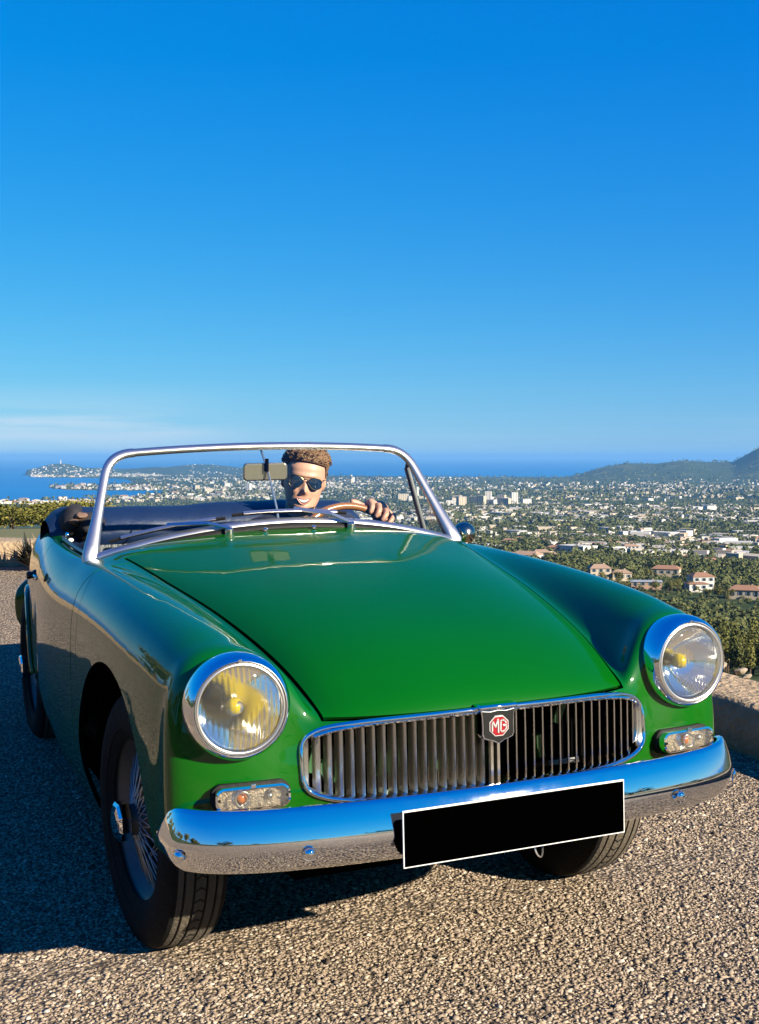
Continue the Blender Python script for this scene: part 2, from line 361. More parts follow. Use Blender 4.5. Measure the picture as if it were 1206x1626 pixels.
# ------------------------------------------------------------------ body surface from a control cage
SX = [  # stations: list of columns c0..c11 (x, y, z)
 [(0,-.648,.630),(.18,-.643,.629),(.295,-.622,.624),(.35,-.605,.618),(.388,-.585,.650),(.455,-.572,.735),(.575,-.552,.752),(.625,-.535,.668),(.640,-.545,.57),(.642,-.55,.475),(.635,-.54,.385),(.595,-.50,.30)],
 [(0,-.575,.690),(.18,-.570,.686),(.305,-.553,.672),(.358,-.538,.655),(.394,-.52,.672),(.465,-.50,.757),(.572,-.48,.773),(.632,-.48,.705),(.650,-.48,.59),(.655,-.48,.475),(.648,-.475,.38),(.612,-.46,.275)],
 [(0,-.40,.768),(.19,-.40,.762),(.325,-.395,.740),(.380,-.385,.715),(.415,-.38,.718),(.480,-.375,.782),(.568,-.37,.797),(.636,-.37,.735),(.658,-.37,.61),(.663,-.37,.48),(.656,-.37,.375),(.62,-.37,.26)],
 [(0,-.10,.842),(.20,-.10,.836),(.36,-.10,.810),(.42,-.10,.784),(.453,-.10,.785),(.507,-.10,.819),(.576,-.10,.826),(.645,-.10,.770),(.668,-.10,.65),(.672,-.10,.50),(.665,-.10,.37),(.63,-.10,.25)],
 [(0,.20,.888),(.20,.20,.881),(.40,.20,.855),(.465,.20,.833),(.496,.20,.833),(.538,.20,.846),(.588,.20,.845),(.650,.20,.790),(.672,.20,.68),(.676,.20,.52),(.668,.20,.37),(.63,.20,.24)],
 [(0,.50,.924),(.20,.50,.917),(.43,.50,.893),(.507,.50,.877),(.535,.50,.872),(.568,.50,.865),(.605,.50,.853),(.652,.50,.798),(.674,.50,.70),(.678,.50,.54),(.668,.50,.37),(.62,.50,.22)],
 [(0,.62,.945),(.20,.625,.938),(.43,.64,.905),(.52,.66,.884),(.545,.67,.876),(.575,.68,.867),(.608,.68,.855),(.654,.68,.798),(.675,.68,.70),(.679,.68,.54),(.668,.68,.37),(.62,.68,.22)],
 [None,None,None,None,None,(.570,.95,.872),(.612,.95,.864),(.654,.95,.800),(.672,.95,.70),(.676,.95,.54),(.665,.95,.37),(.615,.95,.22)],
 [None,None,None,None,None,(.568,1.25,.888),(.612,1.25,.880),(.650,1.25,.810),(.664,1.25,.70),(.668,1.25,.54),(.660,1.25,.37),(.61,1.25,.22)],
 [(0,1.66,.93),(.2,1.65,.93),(.38,1.63,.925),(.46,1.60,.92),(.51,1.58,.915),(.552,1.55,.91),(.604,1.55,.898),(.645,1.55,.825),(.660,1.55,.71),(.664,1.55,.55),(.658,1.55,.38),(.61,1.55,.23)],
 [(0,1.95,.925),(.2,1.95,.922),(.38,1.95,.915),(.46,1.95,.91),(.51,1.95,.905),(.555,1.95,.900),(.600,1.95,.885),(.640,1.95,.82),(.658,1.95,.72),(.664,1.95,.57),(.658,1.95,.40),(.61,1.95,.26)],
 [(0,2.30,.885),(.2,2.30,.882),(.37,2.30,.875),(.45,2.30,.87),(.50,2.30,.865),(.542,2.30,.860),(.585,2.30,.845),(.622,2.30,.79),(.645,2.30,.70),(.652,2.30,.57),(.645,2.30,.42),(.59,2.30,.30)],
 [(0,2.62,.80),(.2,2.62,.798),(.36,2.62,.79),(.43,2.62,.785),(.48,2.62,.78),(.52,2.62,.775),(.555,2.62,.76),(.590,2.62,.71),(.615,2.62,.64),(.622,2.62,.54),(.612,2.62,.43),(.56,2.62,.34)],
 [(0,2.84,.69),(.19,2.84,.69),(.34,2.83,.685),(.41,2.82,.68),(.45,2.81,.675),(.485,2.80,.67),(.515,2.79,.66),(.545,2.78,.63),(.560,2.77,.58),(.565,2.77,.51),(.555,2.77,.43),(.51,2.76,.37)],
 [(0,2.88,.60),(.15,2.88,.60),(.27,2.87,.597),(.33,2.865,.594),(.36,2.86,.59),(.385,2.855,.585),(.41,2.85,.58),(.43,2.845,.56),(.44,2.84,.54),(.44,2.84,.50),(.43,2.83,.46),(.40,2.80,.42)],
]
FX = [  # nose face rows below the lip: columns c0..c5, the last column being the side's front edge
 [(0,-.662,.575),(.18,-.656,.575),(.30,-.636,.572),(.365,-.612,.570),(.43,-.592,.600),(.525,-.585,.665)],
 [(0,-.664,.515),(.18,-.658,.515),(.31,-.638,.512),(.39,-.612,.512),(.46,-.602,.530),(.545,-.592,.560)],
 [(0,-.655,.455),(.18,-.650,.455),(.31,-.634,.452),(.39,-.613,.450),(.46,-.603,.455),(.548,-.592,.470)],
 [(0,-.625,.385),(.18,-.622,.385),(.31,-.612,.382),(.39,-.600,.380),(.46,-.592,.378),(.545,-.580,.380)],
 [(0,-.56,.315),(.18,-.56,.315),(.31,-.555,.312),(.39,-.55,.308),(.46,-.54,.304),(.53,-.53,.300)],
]
NS = len(SX); NCOL = 12
for j_, k_ in ((8, .985), (9, .95), (10, .90), (11, .84), (12, .84), (13, .88)):      # the tail draws in
    SX[j_] = [None if p is None else (p[0] * (1 - (1 - k_) * min(1, p[0] / .5)), p[1], p[2]) for p in SX[j_]]
def cage():
    V = []; F = []; idx = {}
    def vid(p):
        V.append(Vector(p)); return len(V) - 1
    for s in (1, -1):
        for j in range(NS):
            for c in range(NCOL):
                p = SX[j][c]
                if p is None: continue
                if c == 0 and s == -1: idx[(s, 't', j, c)] = idx[(1, 't', j, c)]; continue
                idx[(s, 't', j, c)] = vid((p[0] * s, p[1], p[2]))
        for r in range(5):
            for c in range(6):
                if c == 0 and s == -1: idx[(s, 'f', r, c)] = idx[(1, 'f', r, c)]; continue
                p = FX[r][c]; idx[(s, 'f', r, c)] = vid((p[0] * s, p[1], p[2]))
        def quad(a, b, c, d):
            F.append((a, b, c, d) if s == 1 else (d, c, b, a))
        g = lambda *k: idx[(s, *k)]
        for j in range(NS - 1):
            for c in range(NCOL - 1):
                if any(SX[jj][cc] is None for jj, cc in ((j, c), (j, c + 1), (j + 1, c), (j + 1, c + 1))): continue
                if j == 6 and c < 5: continue
                quad(g('t', j, c), g('t', j, c + 1), g('t', j + 1, c + 1), g('t', j + 1, c))
        # nose face: columns 0..5 from FX, column 6 = side verts c7..c11 of station 0
        def fv(r, c):          # r = 0 lip, 1..5 rows
            if r == 0: return g('t', 0, c)
            return g('f', r - 1, c) if c < 6 else g('t', 0, 6 + r)
        for r in range(5):
            for c in range(6):
                quad(fv(r + 1, c), fv(r + 1, c + 1), fv(r, c + 1), fv(r, c))
        if s == 1: pass
    # tail cap
    last = [idx[(1, 't', NS - 1, c)] for c in range(NCOL)]; lm = [idx[(-1, 't', NS - 1, c)] for c in range(NCOL)]
    for c in range(NCOL - 1):
        a, b = last[c], last[c + 1]; a2, b2 = lm[c], lm[c + 1]
        if c == 0: F.append((a, b, b2))
        else: F.append((a, b, b2, a2))
    return V, F

def subdivide(V, F, level, only_limit=False):
    me = bpy.data.meshes.new('tmp'); me.from_pydata([tuple(v) for v in V], [], F); me.update()
    o = bpy.data.objects.new('tmp', me); COL.objects.link(o)
    md = o.modifiers.new('s', 'SUBSURF'); md.levels = level; md.render_levels = level; md.boundary_smooth = 'PRESERVE_CORNERS'
    dg = bpy.context.evaluated_depsgraph_get(); ev = o.evaluated_get(dg); m2 = bpy.data.meshes.new_from_object(ev)
    bpy.data.objects.remove(o); bpy.data.meshes.remove(me)
    return m2
Vt, Fc = cage()
cp = [v.copy() for v in Vt]
for it in range(5):               # make the smooth surface pass through the control points
    m2 = subdivide(cp, Fc, 2)
    for i in range(len(cp)):
        cp[i] += (Vt[i] - m2.vertices[i].co) * .85
    bpy.data.meshes.remove(m2)
BODY = subdivide(cp, Fc, 4)
bvh_body = BVHTree.FromPolygons([v.co.copy() for v in BODY.vertices], [tuple(p.vertices) for p in BODY.polygons])
def nose_y(x, z):
    h = bvh_body.ray_cast(Vector((x, -3, z)), Vector((0, 1, 0)))
    return h[0].y if h[0] is not None else -.6
def body_pt(x, z_from, dirv):
    return bvh_body.ray_cast(Vector(x), Vector(dirv))

bm = bmesh.new(); bm.from_mesh(BODY)
NRM = bm.verts.layers.float_vector.new('nrm')
for v in bm.verts: v[NRM] = v.normal

def cut(bm, fn, eps=1e-5):
    bm.verts.index_update()
    val = {v: fn(v.co) for v in bm.verts}
    for v in val:
        if abs(val[v]) < eps: val[v] = eps
    es = [e for e in bm.edges if (val[e.verts[0]] > 0) != (val[e.verts[1]] > 0)]
    new = set()
    for e in es:
        a, b = e.verts
        va, vb = val[a], val[b]; t = va / (va - vb)
        pa, pb = a.co.copy(), b.co.copy(); na, nb = a[NRM].copy(), b[NRM].copy()
        # one secant refinement
        vm = fn(pa.lerp(pb, t))
        if abs(vm) > 1e-9:
            if (vm > 0) == (va > 0): t2 = t + (1 - t) * (vm / (vm - vb)) if vm != vb else t
            else: t2 = t * (va / (va - vm)) if vm != va else t
            t = min(max(t2, 1e-4), 1 - 1e-4)
        ne, nv = bmesh.utils.edge_split(e, a, t)
        nv.co = pa.lerp(pb, t); nv[NRM] = na.lerp(nb, t).normalized(); new.add(nv)
    faces = {f for v in new for f in v.link_faces}
    for f in faces:
        vs = [v for v in f.verts if v in new]
        if len(vs) == 2 and not any(set(vs) == set(e.verts) for e in f.edges):
            try: bmesh.utils.face_split(f, vs[0], vs[1])
            except Exception: pass
        elif len(vs) == 4:
            L = [v for v in f.verts if v in new]
            try: bmesh.utils.face_split(f, L[0], L[1])
            except Exception: pass
    return fn

def drop(bm, fn):
    d = [f for f in bm.faces if fn(f.calc_center_median()) < 0]
    bmesh.ops.delete(bm, geom=d, context='FACES')

HLX, HLZ, HLR = .523, .663, .0875
GA, GB, GZ, GN = .398, .0795, .5375, 4.5
def f_hl(p): return (math.hypot(abs(p.x) - HLX, p.z - HLZ) - HLR) if p.y < -.40 else 1.0
def f_gr(p):
    if p.y > -.5 or p.z > .632: return 1.0
    return (((abs(p.x) / GA) ** GN + (abs(p.z - GZ) / GB) ** GN) ** (1 / GN) - 1) * .08
def f_fa(p):
    if abs(p.x) < .5: return 1.0
    return (math.hypot((p.y + .005) / .395, (p.z - .30) / .374) - 1) * .38
RW = (2.05, .36)
def f_ra(p):
    if abs(p.x) < .5: return 1.0
    return (math.hypot((p.y - RW[0]) / .345, (p.z - .34) / .325) - 1) * .33
def f_val(p): return p.z - .352 + max(0.0, p.y + .37) * 4 if p.y < -.2 else 1.0
for f in (f_val, f_hl, f_gr, f_fa, f_ra):
    cut(bm, f); drop(bm, f)

XB = ([-.70, -.605, -.538, -.385, -.10, .20, .50, .7], [.345, .352, .360, .382, .423, .468, .510, .53])
def f_bonnet(p): return max((abs(p.x) - interp(p.y, *XB)), p.y - .515, .6215 - p.z if p.y < -.45 else -1)
def f_door(p):
    if abs(p.x) < .5: return 1.0
    return max(.45 - p.y, p.y - 1.24, .285 - p.z)
def f_seam(p):
    u = min(max((.66 - abs(p.x)) / .11, 0), 1); u = u * u * (3 - 2 * u)
    return p.y - (.372 + .16 * u)
G = .0030
def split_out(bm, fn, gap=G):
    """cut a panel out of bm with a shut gap; returns the panel's bmesh"""
    cut(bm, lambda p: fn(p) - gap); cut(bm, lambda p: fn(p) + gap)
    pan = bm.copy()
    bmesh.ops.delete(pan, geom=[f for f in pan.faces if fn(f.calc_center_median()) > -gap], context='FACES')
    bmesh.ops.delete(bm, geom=[f for f in bm.faces if fn(f.calc_center_median()) < gap], context='FACES')
    return pan
bm_bonnet = split_out(bm, f_bonnet, .0034)
bm_doors = split_out(bm, f_door)
bm_front = split_out(bm, f_seam, .0016)

def finish(b, name, depth=.012, side=0, paint=None):
    """give the panel returned edges and keep the smooth normals of the uncut surface"""
    if side:
        bmesh.ops.delete(b, geom=[f for f in b.faces if f.calc_center_median().x * side < 0], context='FACES')
    NR = b.verts.layers.float_vector['nrm']; fl = b.faces.layers.int.new('flange')
    be = [e for e in b.edges if e.is_boundary]
    r = bmesh.ops.extrude_edge_only(b, edges=be)
    for g in r['geom']:
        if isinstance(g, bmesh.types.BMVert): pass
        if isinstance(g, bmesh.types.BMFace): g[fl] = 1
    for g in r['geom']:
        if isinstance(g, bmesh.types.BMVert):
            n = g[NR]
            g.co = g.co - n * depth
    me = bpy.data.meshes.new(name); b.to_mesh(me)
    flg = np.zeros(len(me.polygons), dtype=np.int32); me.attributes['flange'].data.foreach_get('value', flg)
    nr = np.zeros(len(me.vertices) * 3, dtype=np.float32); me.attributes['nrm'].data.foreach_get('vector', nr); nr = nr.reshape(-1, 3)
    me.polygons.foreach_set('use_smooth', [True] * len(me.polygons))
    ln = np.zeros((len(me.loops), 3), dtype=np.float32)
    lv = np.zeros(len(me.loops), dtype=np.int32); me.loops.foreach_get('vertex_index', lv)
    ls = np.zeros(len(me.polygons), dtype=np.int32); me.polygons.foreach_get('loop_start', ls)
    lt = np.zeros(len(me.polygons), dtype=np.int32); me.polygons.foreach_get('loop_total', lt)
    pn = np.zeros(len(me.polygons) * 3, dtype=np.float32); me.polygons.foreach_get('normal', pn); pn = pn.reshape(-1, 3)
    pf = np.repeat(flg, lt); pnl = np.repeat(pn, lt, axis=0)
    ln = np.where(pf[:, None] == 1, pnl, nr[lv])
    me.materials.append(paint or PAINT); me.materials.append(DARK)
    mi = [1 if (p_f and (abs(f_fa(p.center)) < .012 or abs(f_ra(p.center)) < .012)) else 0 for p, p_f in zip(me.polygons, flg)]  # arch flanges coloured near-black to stand in for shade in the arch
    me.polygons.foreach_set('material_index', mi)
    me.normals_split_custom_set(ln.tolist())
    for a in ('nrm', 'flange'): me.attributes.remove(me.attributes[a])
    b.free()
    return link_mesh(name, me, None, car)
o_bonnet = finish(bm_bonnet, 'bonnet', .010, 0, PAINT_BONNET)
o_front = finish(bm_front, 'front_wings')
bd2 = bm_doors.copy()
o_doorR = finish(bm_doors, 'door', .012, -1); o_doorL = finish(bd2, 'door', .012, 1)
o_rear = finish(bm, 'rear_body')

# dark inner shell under the shut lines, wheel wells and floor
m = MB()
m.box((0, .95, .265), (1.16, 1.3, .05)); m.box((0, .10, .40), (.62, .75, .42)); m.box((0, 2.2, .45), (.7, 1.0, .34)); m.box((0, -.40, .36), (.86, .16, .05))
m.build('underbody', DARK, car, smooth=False)
for yc, zc, ra, rb in ((-.005, .30, .392, .371), (RW[0], .34, .342, .322)):
    for s in (-1, 1):
        rows = []
        for k in range(25):
            a = .04 * PI + .92 * PI * k / 24
            rows.append([(s * x, yc + ra * .985 * math.cos(a), zc + rb * .985 * math.sin(a)) for x in ((.43, .5, .6, .632) if yc < 1 else (.40, .45, .53, .57))])
        m = MB(); m.grid(rows); m.build('wheel_arch_liner', DARK, car)
# dark sheet added a few cm under bonnet and wings to blacken shut gaps
rows = []
for j in range(0, 7):
    r = []
    for c in range(-6, 7):
        p = SX[j][abs(c)]; r.append((math.copysign(p[0], c) * .97, p[1] + (.03 if j == 0 else 0), p[2] - .028))
    rows.append(r)
m = MB(); m.grid(rows); m.build('dark_gap_liner', DARK, car)
# ------------------------------------------------------------------ grille
gril = empty('grille'); gril.parent = car
def sup(t, a=GA, b=GB, n=GN):
    c, s = math.cos(t), math.sin(t)
    return math.copysign(abs(c) ** (2 / n), c) * a, math.copysign(abs(s) ** (2 / n), s) * b + GZ
path = []; nr_ = []
K = 160
for k in range(K):
    t = 2 * PI * k / K
    x, z = sup(t); x2, z2 = sup(t, GA + .012, GB + .010)
    path.append((x, nose_y(x2, min(z2, .612)) - .001 if True else 0, z))
    nr_.append(Vector((x2 - x, 0, z2 - z)).normalized())
ys = [p[1] for p in path]
for _ in range(6): ys = [(ys[i - 1] + ys[i] * 2 + ys[(i + 1) % K]) / 4 for i in range(K)]
path = [(p[0], y, p[2]) for p, y in zip(path, ys)]
sec = [(.008, .001), (.0075, .006), (.004, .009), (.000, .008), (-.003, .003), (-.006, -.012), (-.010, -.030), (-.006, -.031), (.002, -.006), (.006, -.003)]
# binormal = tangent x normal: find which way it points so that the bead stands proud of the nose
m = MB(); m.sweep(path, [(u, w) for u, w in sec], nr_, closed=True)
b_dir = (Vector(path[1]) - Vector(path[-1])).normalized().cross(nr_[0]).y
if b_dir > 0:
    m = MB(); m.sweep(path, [(u, -w) for u, w in sec][::-1], nr_, closed=True)
m.build('grille_surround', CHROME, gril, angle=60)
def gy(x): return interp(abs(x), [0, .18, .31, .36, .405], [-.660, -.654, -.636, -.622, -.600])
mb = MB(); hw, hd = .0018, .0105
secb = [(-hw, hd), (-.0020, -hd + .003), (-.0012, -hd), (.0012, -hd), (.0020, -hd + .003), (hw, hd)]
mb.add([(u, w, z) for z in (0, 1) for u, w in secb], [(i, (i + 1) % 6, 6 + (i + 1) % 6, 6 + i) for i in range(6)])
barme = mb.mesh('grille_bar', True, 50)
nb = 37; first = None
for i in range(nb):
    x = -.388 + .776 * i / (nb - 1)
    if abs(x) < .012: continue
    h = GB * (1 - (abs(x) / GA) ** GN) ** (1 / GN) - .003
    o = link_mesh('grille_bar', barme, CHROME2 if first is None else None, gril); first = o
    o.location = (x, gy(x) + .022, GZ - h); o.scale = (1, 1, 2 * h); o.rotation_euler = (0, 0, math.radians(26 if x < 0 else -26))
m = MB()
for dx in (-.0075, .0075): m.box((dx, gy(0) + .012, GZ - .005), (.006, .03, .15))
m.build('grille_centre_bar', CHROME2, gril, smooth=False)
# top rail on the bonnet lip
m = MB(); pts = [(x, gy(x) + .004, GZ + GB * (1 - (abs(x) / GA) ** GN) ** (1 / GN) - .004) for x in np.linspace(-.375, .375, 41)]
m.tube(pts, .0042, 8); m.build('grille_top_rail', CHROME, gril)
m = MB(); m.box((0, -.50, GZ), (.80, .02, .17)); m.build('radiator', DARK, gril, smooth=False)
GRN = mat('painted_inner_metal', (.004, .06, .005), rough=.5)
for x, z, w, r in ((-.36, .53, .012, .3), (-.33, .50, .02, -.5), (-.2, .50, .02, .5), (.10, .56, .014, 0), (.22, .57, .02, .4), (.17, .50, .016, -.2), (-.08, .49, .012, .6)):
    m = MB(); m.box((x, -.545, z), (w, .02, .05), Matrix.Rotation(r, 3, 'Y')); m.build('inner_bracket', GRN, gril, smooth=False)

# ------------------------------------------------------------------ badge
badge = empty('grille_badge'); badge.parent = car
BY, BZ = -.678, .586
def plate(m, outline, y0, y1):
    n = len(outline)
    m.add([(x, y0, z) for x, z in outline] + [(x, y1, z) for x, z in outline],
          [tuple(range(n)), tuple(range(2 * n - 1, n - 1, -1))] + [((i + 1) % n, i, n + i, n + (i + 1) % n) for i in range(n)])
shield = [(-.040, .036), (-.02, .033), (0, .0355), (.02, .033), (.040, .036), (.0375, .022), (.0365, .0), (.037, -.016), (.034, -.024), (.026, -.027), (.014, -.030), (0, -.038), (-.014, -.030), (-.026, -.027), (-.034, -.024), (-.037, -.016), (-.0365, 0), (-.0375, .022)]
sc = lambda k, pts: [(x * k, z * k + BZ) for x, z in pts]
m = MB(); plate(m, sc(1, shield), BY, BY + .022); m.build('shield_rim', CHROME, badge, angle=20, bevel=.0015)
m = MB(); plate(m, sc(.91, shield), BY - .0015, BY + .01); m.build('shield_plate', BLACKP, badge, smooth=False)
o2 = [(.0225 * math.cos(PI / 8 + k * PI / 4), .0215 * math.sin(PI / 8 + k * PI / 4) + .001) for k in range(8)]
m = MB(); plate(m, sc(1.05, o2), BY - .0028, BY); m.build('octagon_rim', SILVERB, badge, smooth=False)
m = MB(); plate(m, sc(.95, o2), BY - .0036, BY); m.build('octagon', REDP, badge, smooth=False)
def strokes(lines, w=.0030):
    m = MB()
    for ln in lines:
        for (x0, z0), (x1, z1) in zip(ln, ln[1:]):
            d = Vector((x1 - x0, 0, z1 - z0)); L = d.length; a = math.atan2(d.z, d.x)
            m.box(((x0 + x1) / 2, BY - .0042, BZ + (z0 + z1) / 2 + .001), (L + w * .8, .0016, w), Matrix.Rotation(-a, 3, 'Y'))
    return m
strokes([[(-.0165, -.009), (-.0165, .004), (-.0145, .0095), (-.0090, -.001), (-.0035, .0125), (-.0025, .0125), (-.0025, -.0125)]]).build('letter', SILVERB, badge, smooth=False)
strokes([[(.0155, .0055), (.0125, .0095), (.0070, .0125), (.0035, .0095), (.0028, -.0085), (.0060, -.0125), (.0125, -.0100), (.0158, -.0060), (.0158, .0005), (.0095, .0005)]]).build('letter', SILVERB, badge, smooth=False)
m = MB(); m.box((0, BY + .012, BZ + .040), (.088, .034, .010)); m.build('badge_cap', CHROME, badge, bevel=.004)

# ------------------------------------------------------------------ bumper
bump = empty('front_bumper'); bump.parent = car
plan = catmull([(-.668, -.500), (-.672, -.54), (-.652, -.600), (-.585, -.656), (-.46, -.698), (-.24, -.725), (0, -.735), (.24, -.725), (.46, -.698), (.585, -.656), (.652, -.600), (.672, -.54), (.668, -.500)], 10)
plan = [Vector((p.x, p.y, 0)) for p in plan]
arc = [0]
for a, b in zip(plan, plan[1:]): arc.append(arc[-1] + (b - a).length)
prof = [(-.030, .474), (-.026, .4775), (-.021, .476), (-.016, .468), (-.0075, .445), (-.001, .420), (.001, .408), (-.001, .395), (-.007, .378), (-.014, .364), (-.020, .357), (-.026, .354), (-.032, .356)]
ZM = .414
rows = []; back = []
for i, p in enumerate(plan):
    a = plan[max(i - 1, 0)]; b = plan[min(i + 1, len(plan) - 1)]; t = (b - a).normalized(); nrm = Vector((t.y, -t.x, 0))
    e = min(arc[i], arc[-1] - arc[i]); R_ = .115
    k = 1.0 if e > R_ else math.sqrt(max(0.02, 1 - (1 - e / R_) ** 2.2))
    rows.append([p + nrm * o + Vector((0, 0, ZM + (z - ZM) * k)) for o, z in prof])
    back.append([p + nrm * (o - .004) + Vector((0, 0, ZM + (z - ZM) * k * .97)) for o, z in prof])
m = MB(); m.grid(rows); m.grid(back, True)
o = m.build('bumper_blade', CHROME, bump, angle=70)
bm_ = bmesh.new(); bm_.from_mesh(o.data); bmesh.ops.recalc_face_normals(bm_, faces=bm_.faces); bm_.to_mesh(o.data); bm_.free()
mbolt = MB(); mbolt.lathe([(0, .006), (.006, .0052), (.0095, .0025), (.011, 0)], 16); mbolt.lathe([(.011, .0), (.014, .0008), (.0145, -.001)], 16)
bolt_me = mbolt.mesh('bumper_bolt', True, 50)
for k, (x, y, ang) in enumerate(((-.425, -.711, -.17), (.425, -.711, .17), (-.652, -.604, -1.0), (.652, -.604, 1.0))):
    o = link_mesh('bumper_bolt', bolt_me, CHROME if k == 0 else None, bump)
    o.location = (x, y, .393 if abs(x) < .5 else .390); o.rotation_euler = (PI / 2 + .15, 0, ang)
# number plate: blank black panel with a thin white edge
npl = empty('number_plate'); npl.parent = car
m = MB(); m.box((0, -.751, .407), (.502, .004, .111)); m.build('plate_edge', WHITEP, npl, smooth=False, bevel=.0008)
m = MB(); m.box((0, -.7535, .407), (.4955, .003, .1045)); m.build('plate_panel', mat('plate_black', (.0002, .0002, .0002), rough=.9, spec=.0), npl, smooth=False)
for x in (-.2, .2):
    m = MB(); m.box((x, -.735, .407), (.10, .03, .06)); m.build('plate_bracket', DARK, npl, smooth=False)
m = MB(); m.tube(catmull([(.06, -.70, .36), (.065, -.71, .325), (.075, -.712, .315), (.083, -.705, .33), (.085, -.69, .36)], 5), .002, 5); m.build('wire_hook', ALU, car)

# ------------------------------------------------------------------ headlights
RY = Matrix.Rotation(PI / 2, 4, 'X')           # local z -> -y (forward)
def headlamp(sx, bulb_dx):
    h = empty('headlight', (sx * HLX, -.578, HLZ)); h.parent = car; h.rotation_euler = (0, 0, sx * .05)
    M_ = RY
    rim = [(.0985, -.035), (.1045, -.012), (.1060, .004), (.1045, .020), (.1005, .034), (.0955, .042), (.0920, .0445), (.0905, .0425), (.0900, .0395), (.0885, .0405), (.0865, .0430), (.0840, .0440), (.0825, .0425), (.0815, .036), (.081, .028)]
    m = MB(); m.lathe(rim, 72, M_); m.build('headlight_rim', CHROME, h, angle=55)
    m = MB(); m.lathe([(.0893, .0400), (.0885, .0432), (.0865, .0448), (.0838, .0452), (.0820, .0430), (.0812, .034)], 72, M_); m.build('retaining_ring', ALU, h, angle=60)
    m = MB(); m.lathe([(.0905, .0428), (.0912, .0410), (.0890, .0400), (.0885, .042)], 72, M_); m.build('rim_seal', RUBBER, h)
    ref = [(.0815, .030)] + [(r, .030 - .058 * (1 - (r / .0815) ** 2)) for r in np.linspace(.078, .016, 14)] + [(.0, -.030)]
    m = MB(); m.lathe(ref, 56, M_); m.build('reflector', REFLECTOR, h, angle=80)
    len_ = [(.0815, .031)] + [(r, .031 + .020 * math.sqrt(max(0, 1 - (r / .0835) ** 2))) for r in np.linspace(.0805, .0, 18)]
    m = MB(); m.lathe(len_, 56, M_); m.build('headlight_lens', LAMP_GLASS, h, angle=80)
    m = MB(); m.sphere((bulb_dx, -.002, -.001), (.0175, .021, .0175), 16, 10); m.lathe([(.013, -.03), (.013, .0)], 16, M_); m.build('yellow_bulb', YELLOW, h)
    m = MB(); m.lathe([(0, .021), (.008, .020), (.0115, .015), (.012, .008)], 20, M_); m.build('bulb_shield', CHROME2, h)
    m = MB(); m.box((0, -.043, .0935), (.008, .007, .006)); m.build('rim_clip', CHROME, h, bevel=.001)
    return h
hR = headlamp(-1, -.004); hL = headlamp(1, -.004)

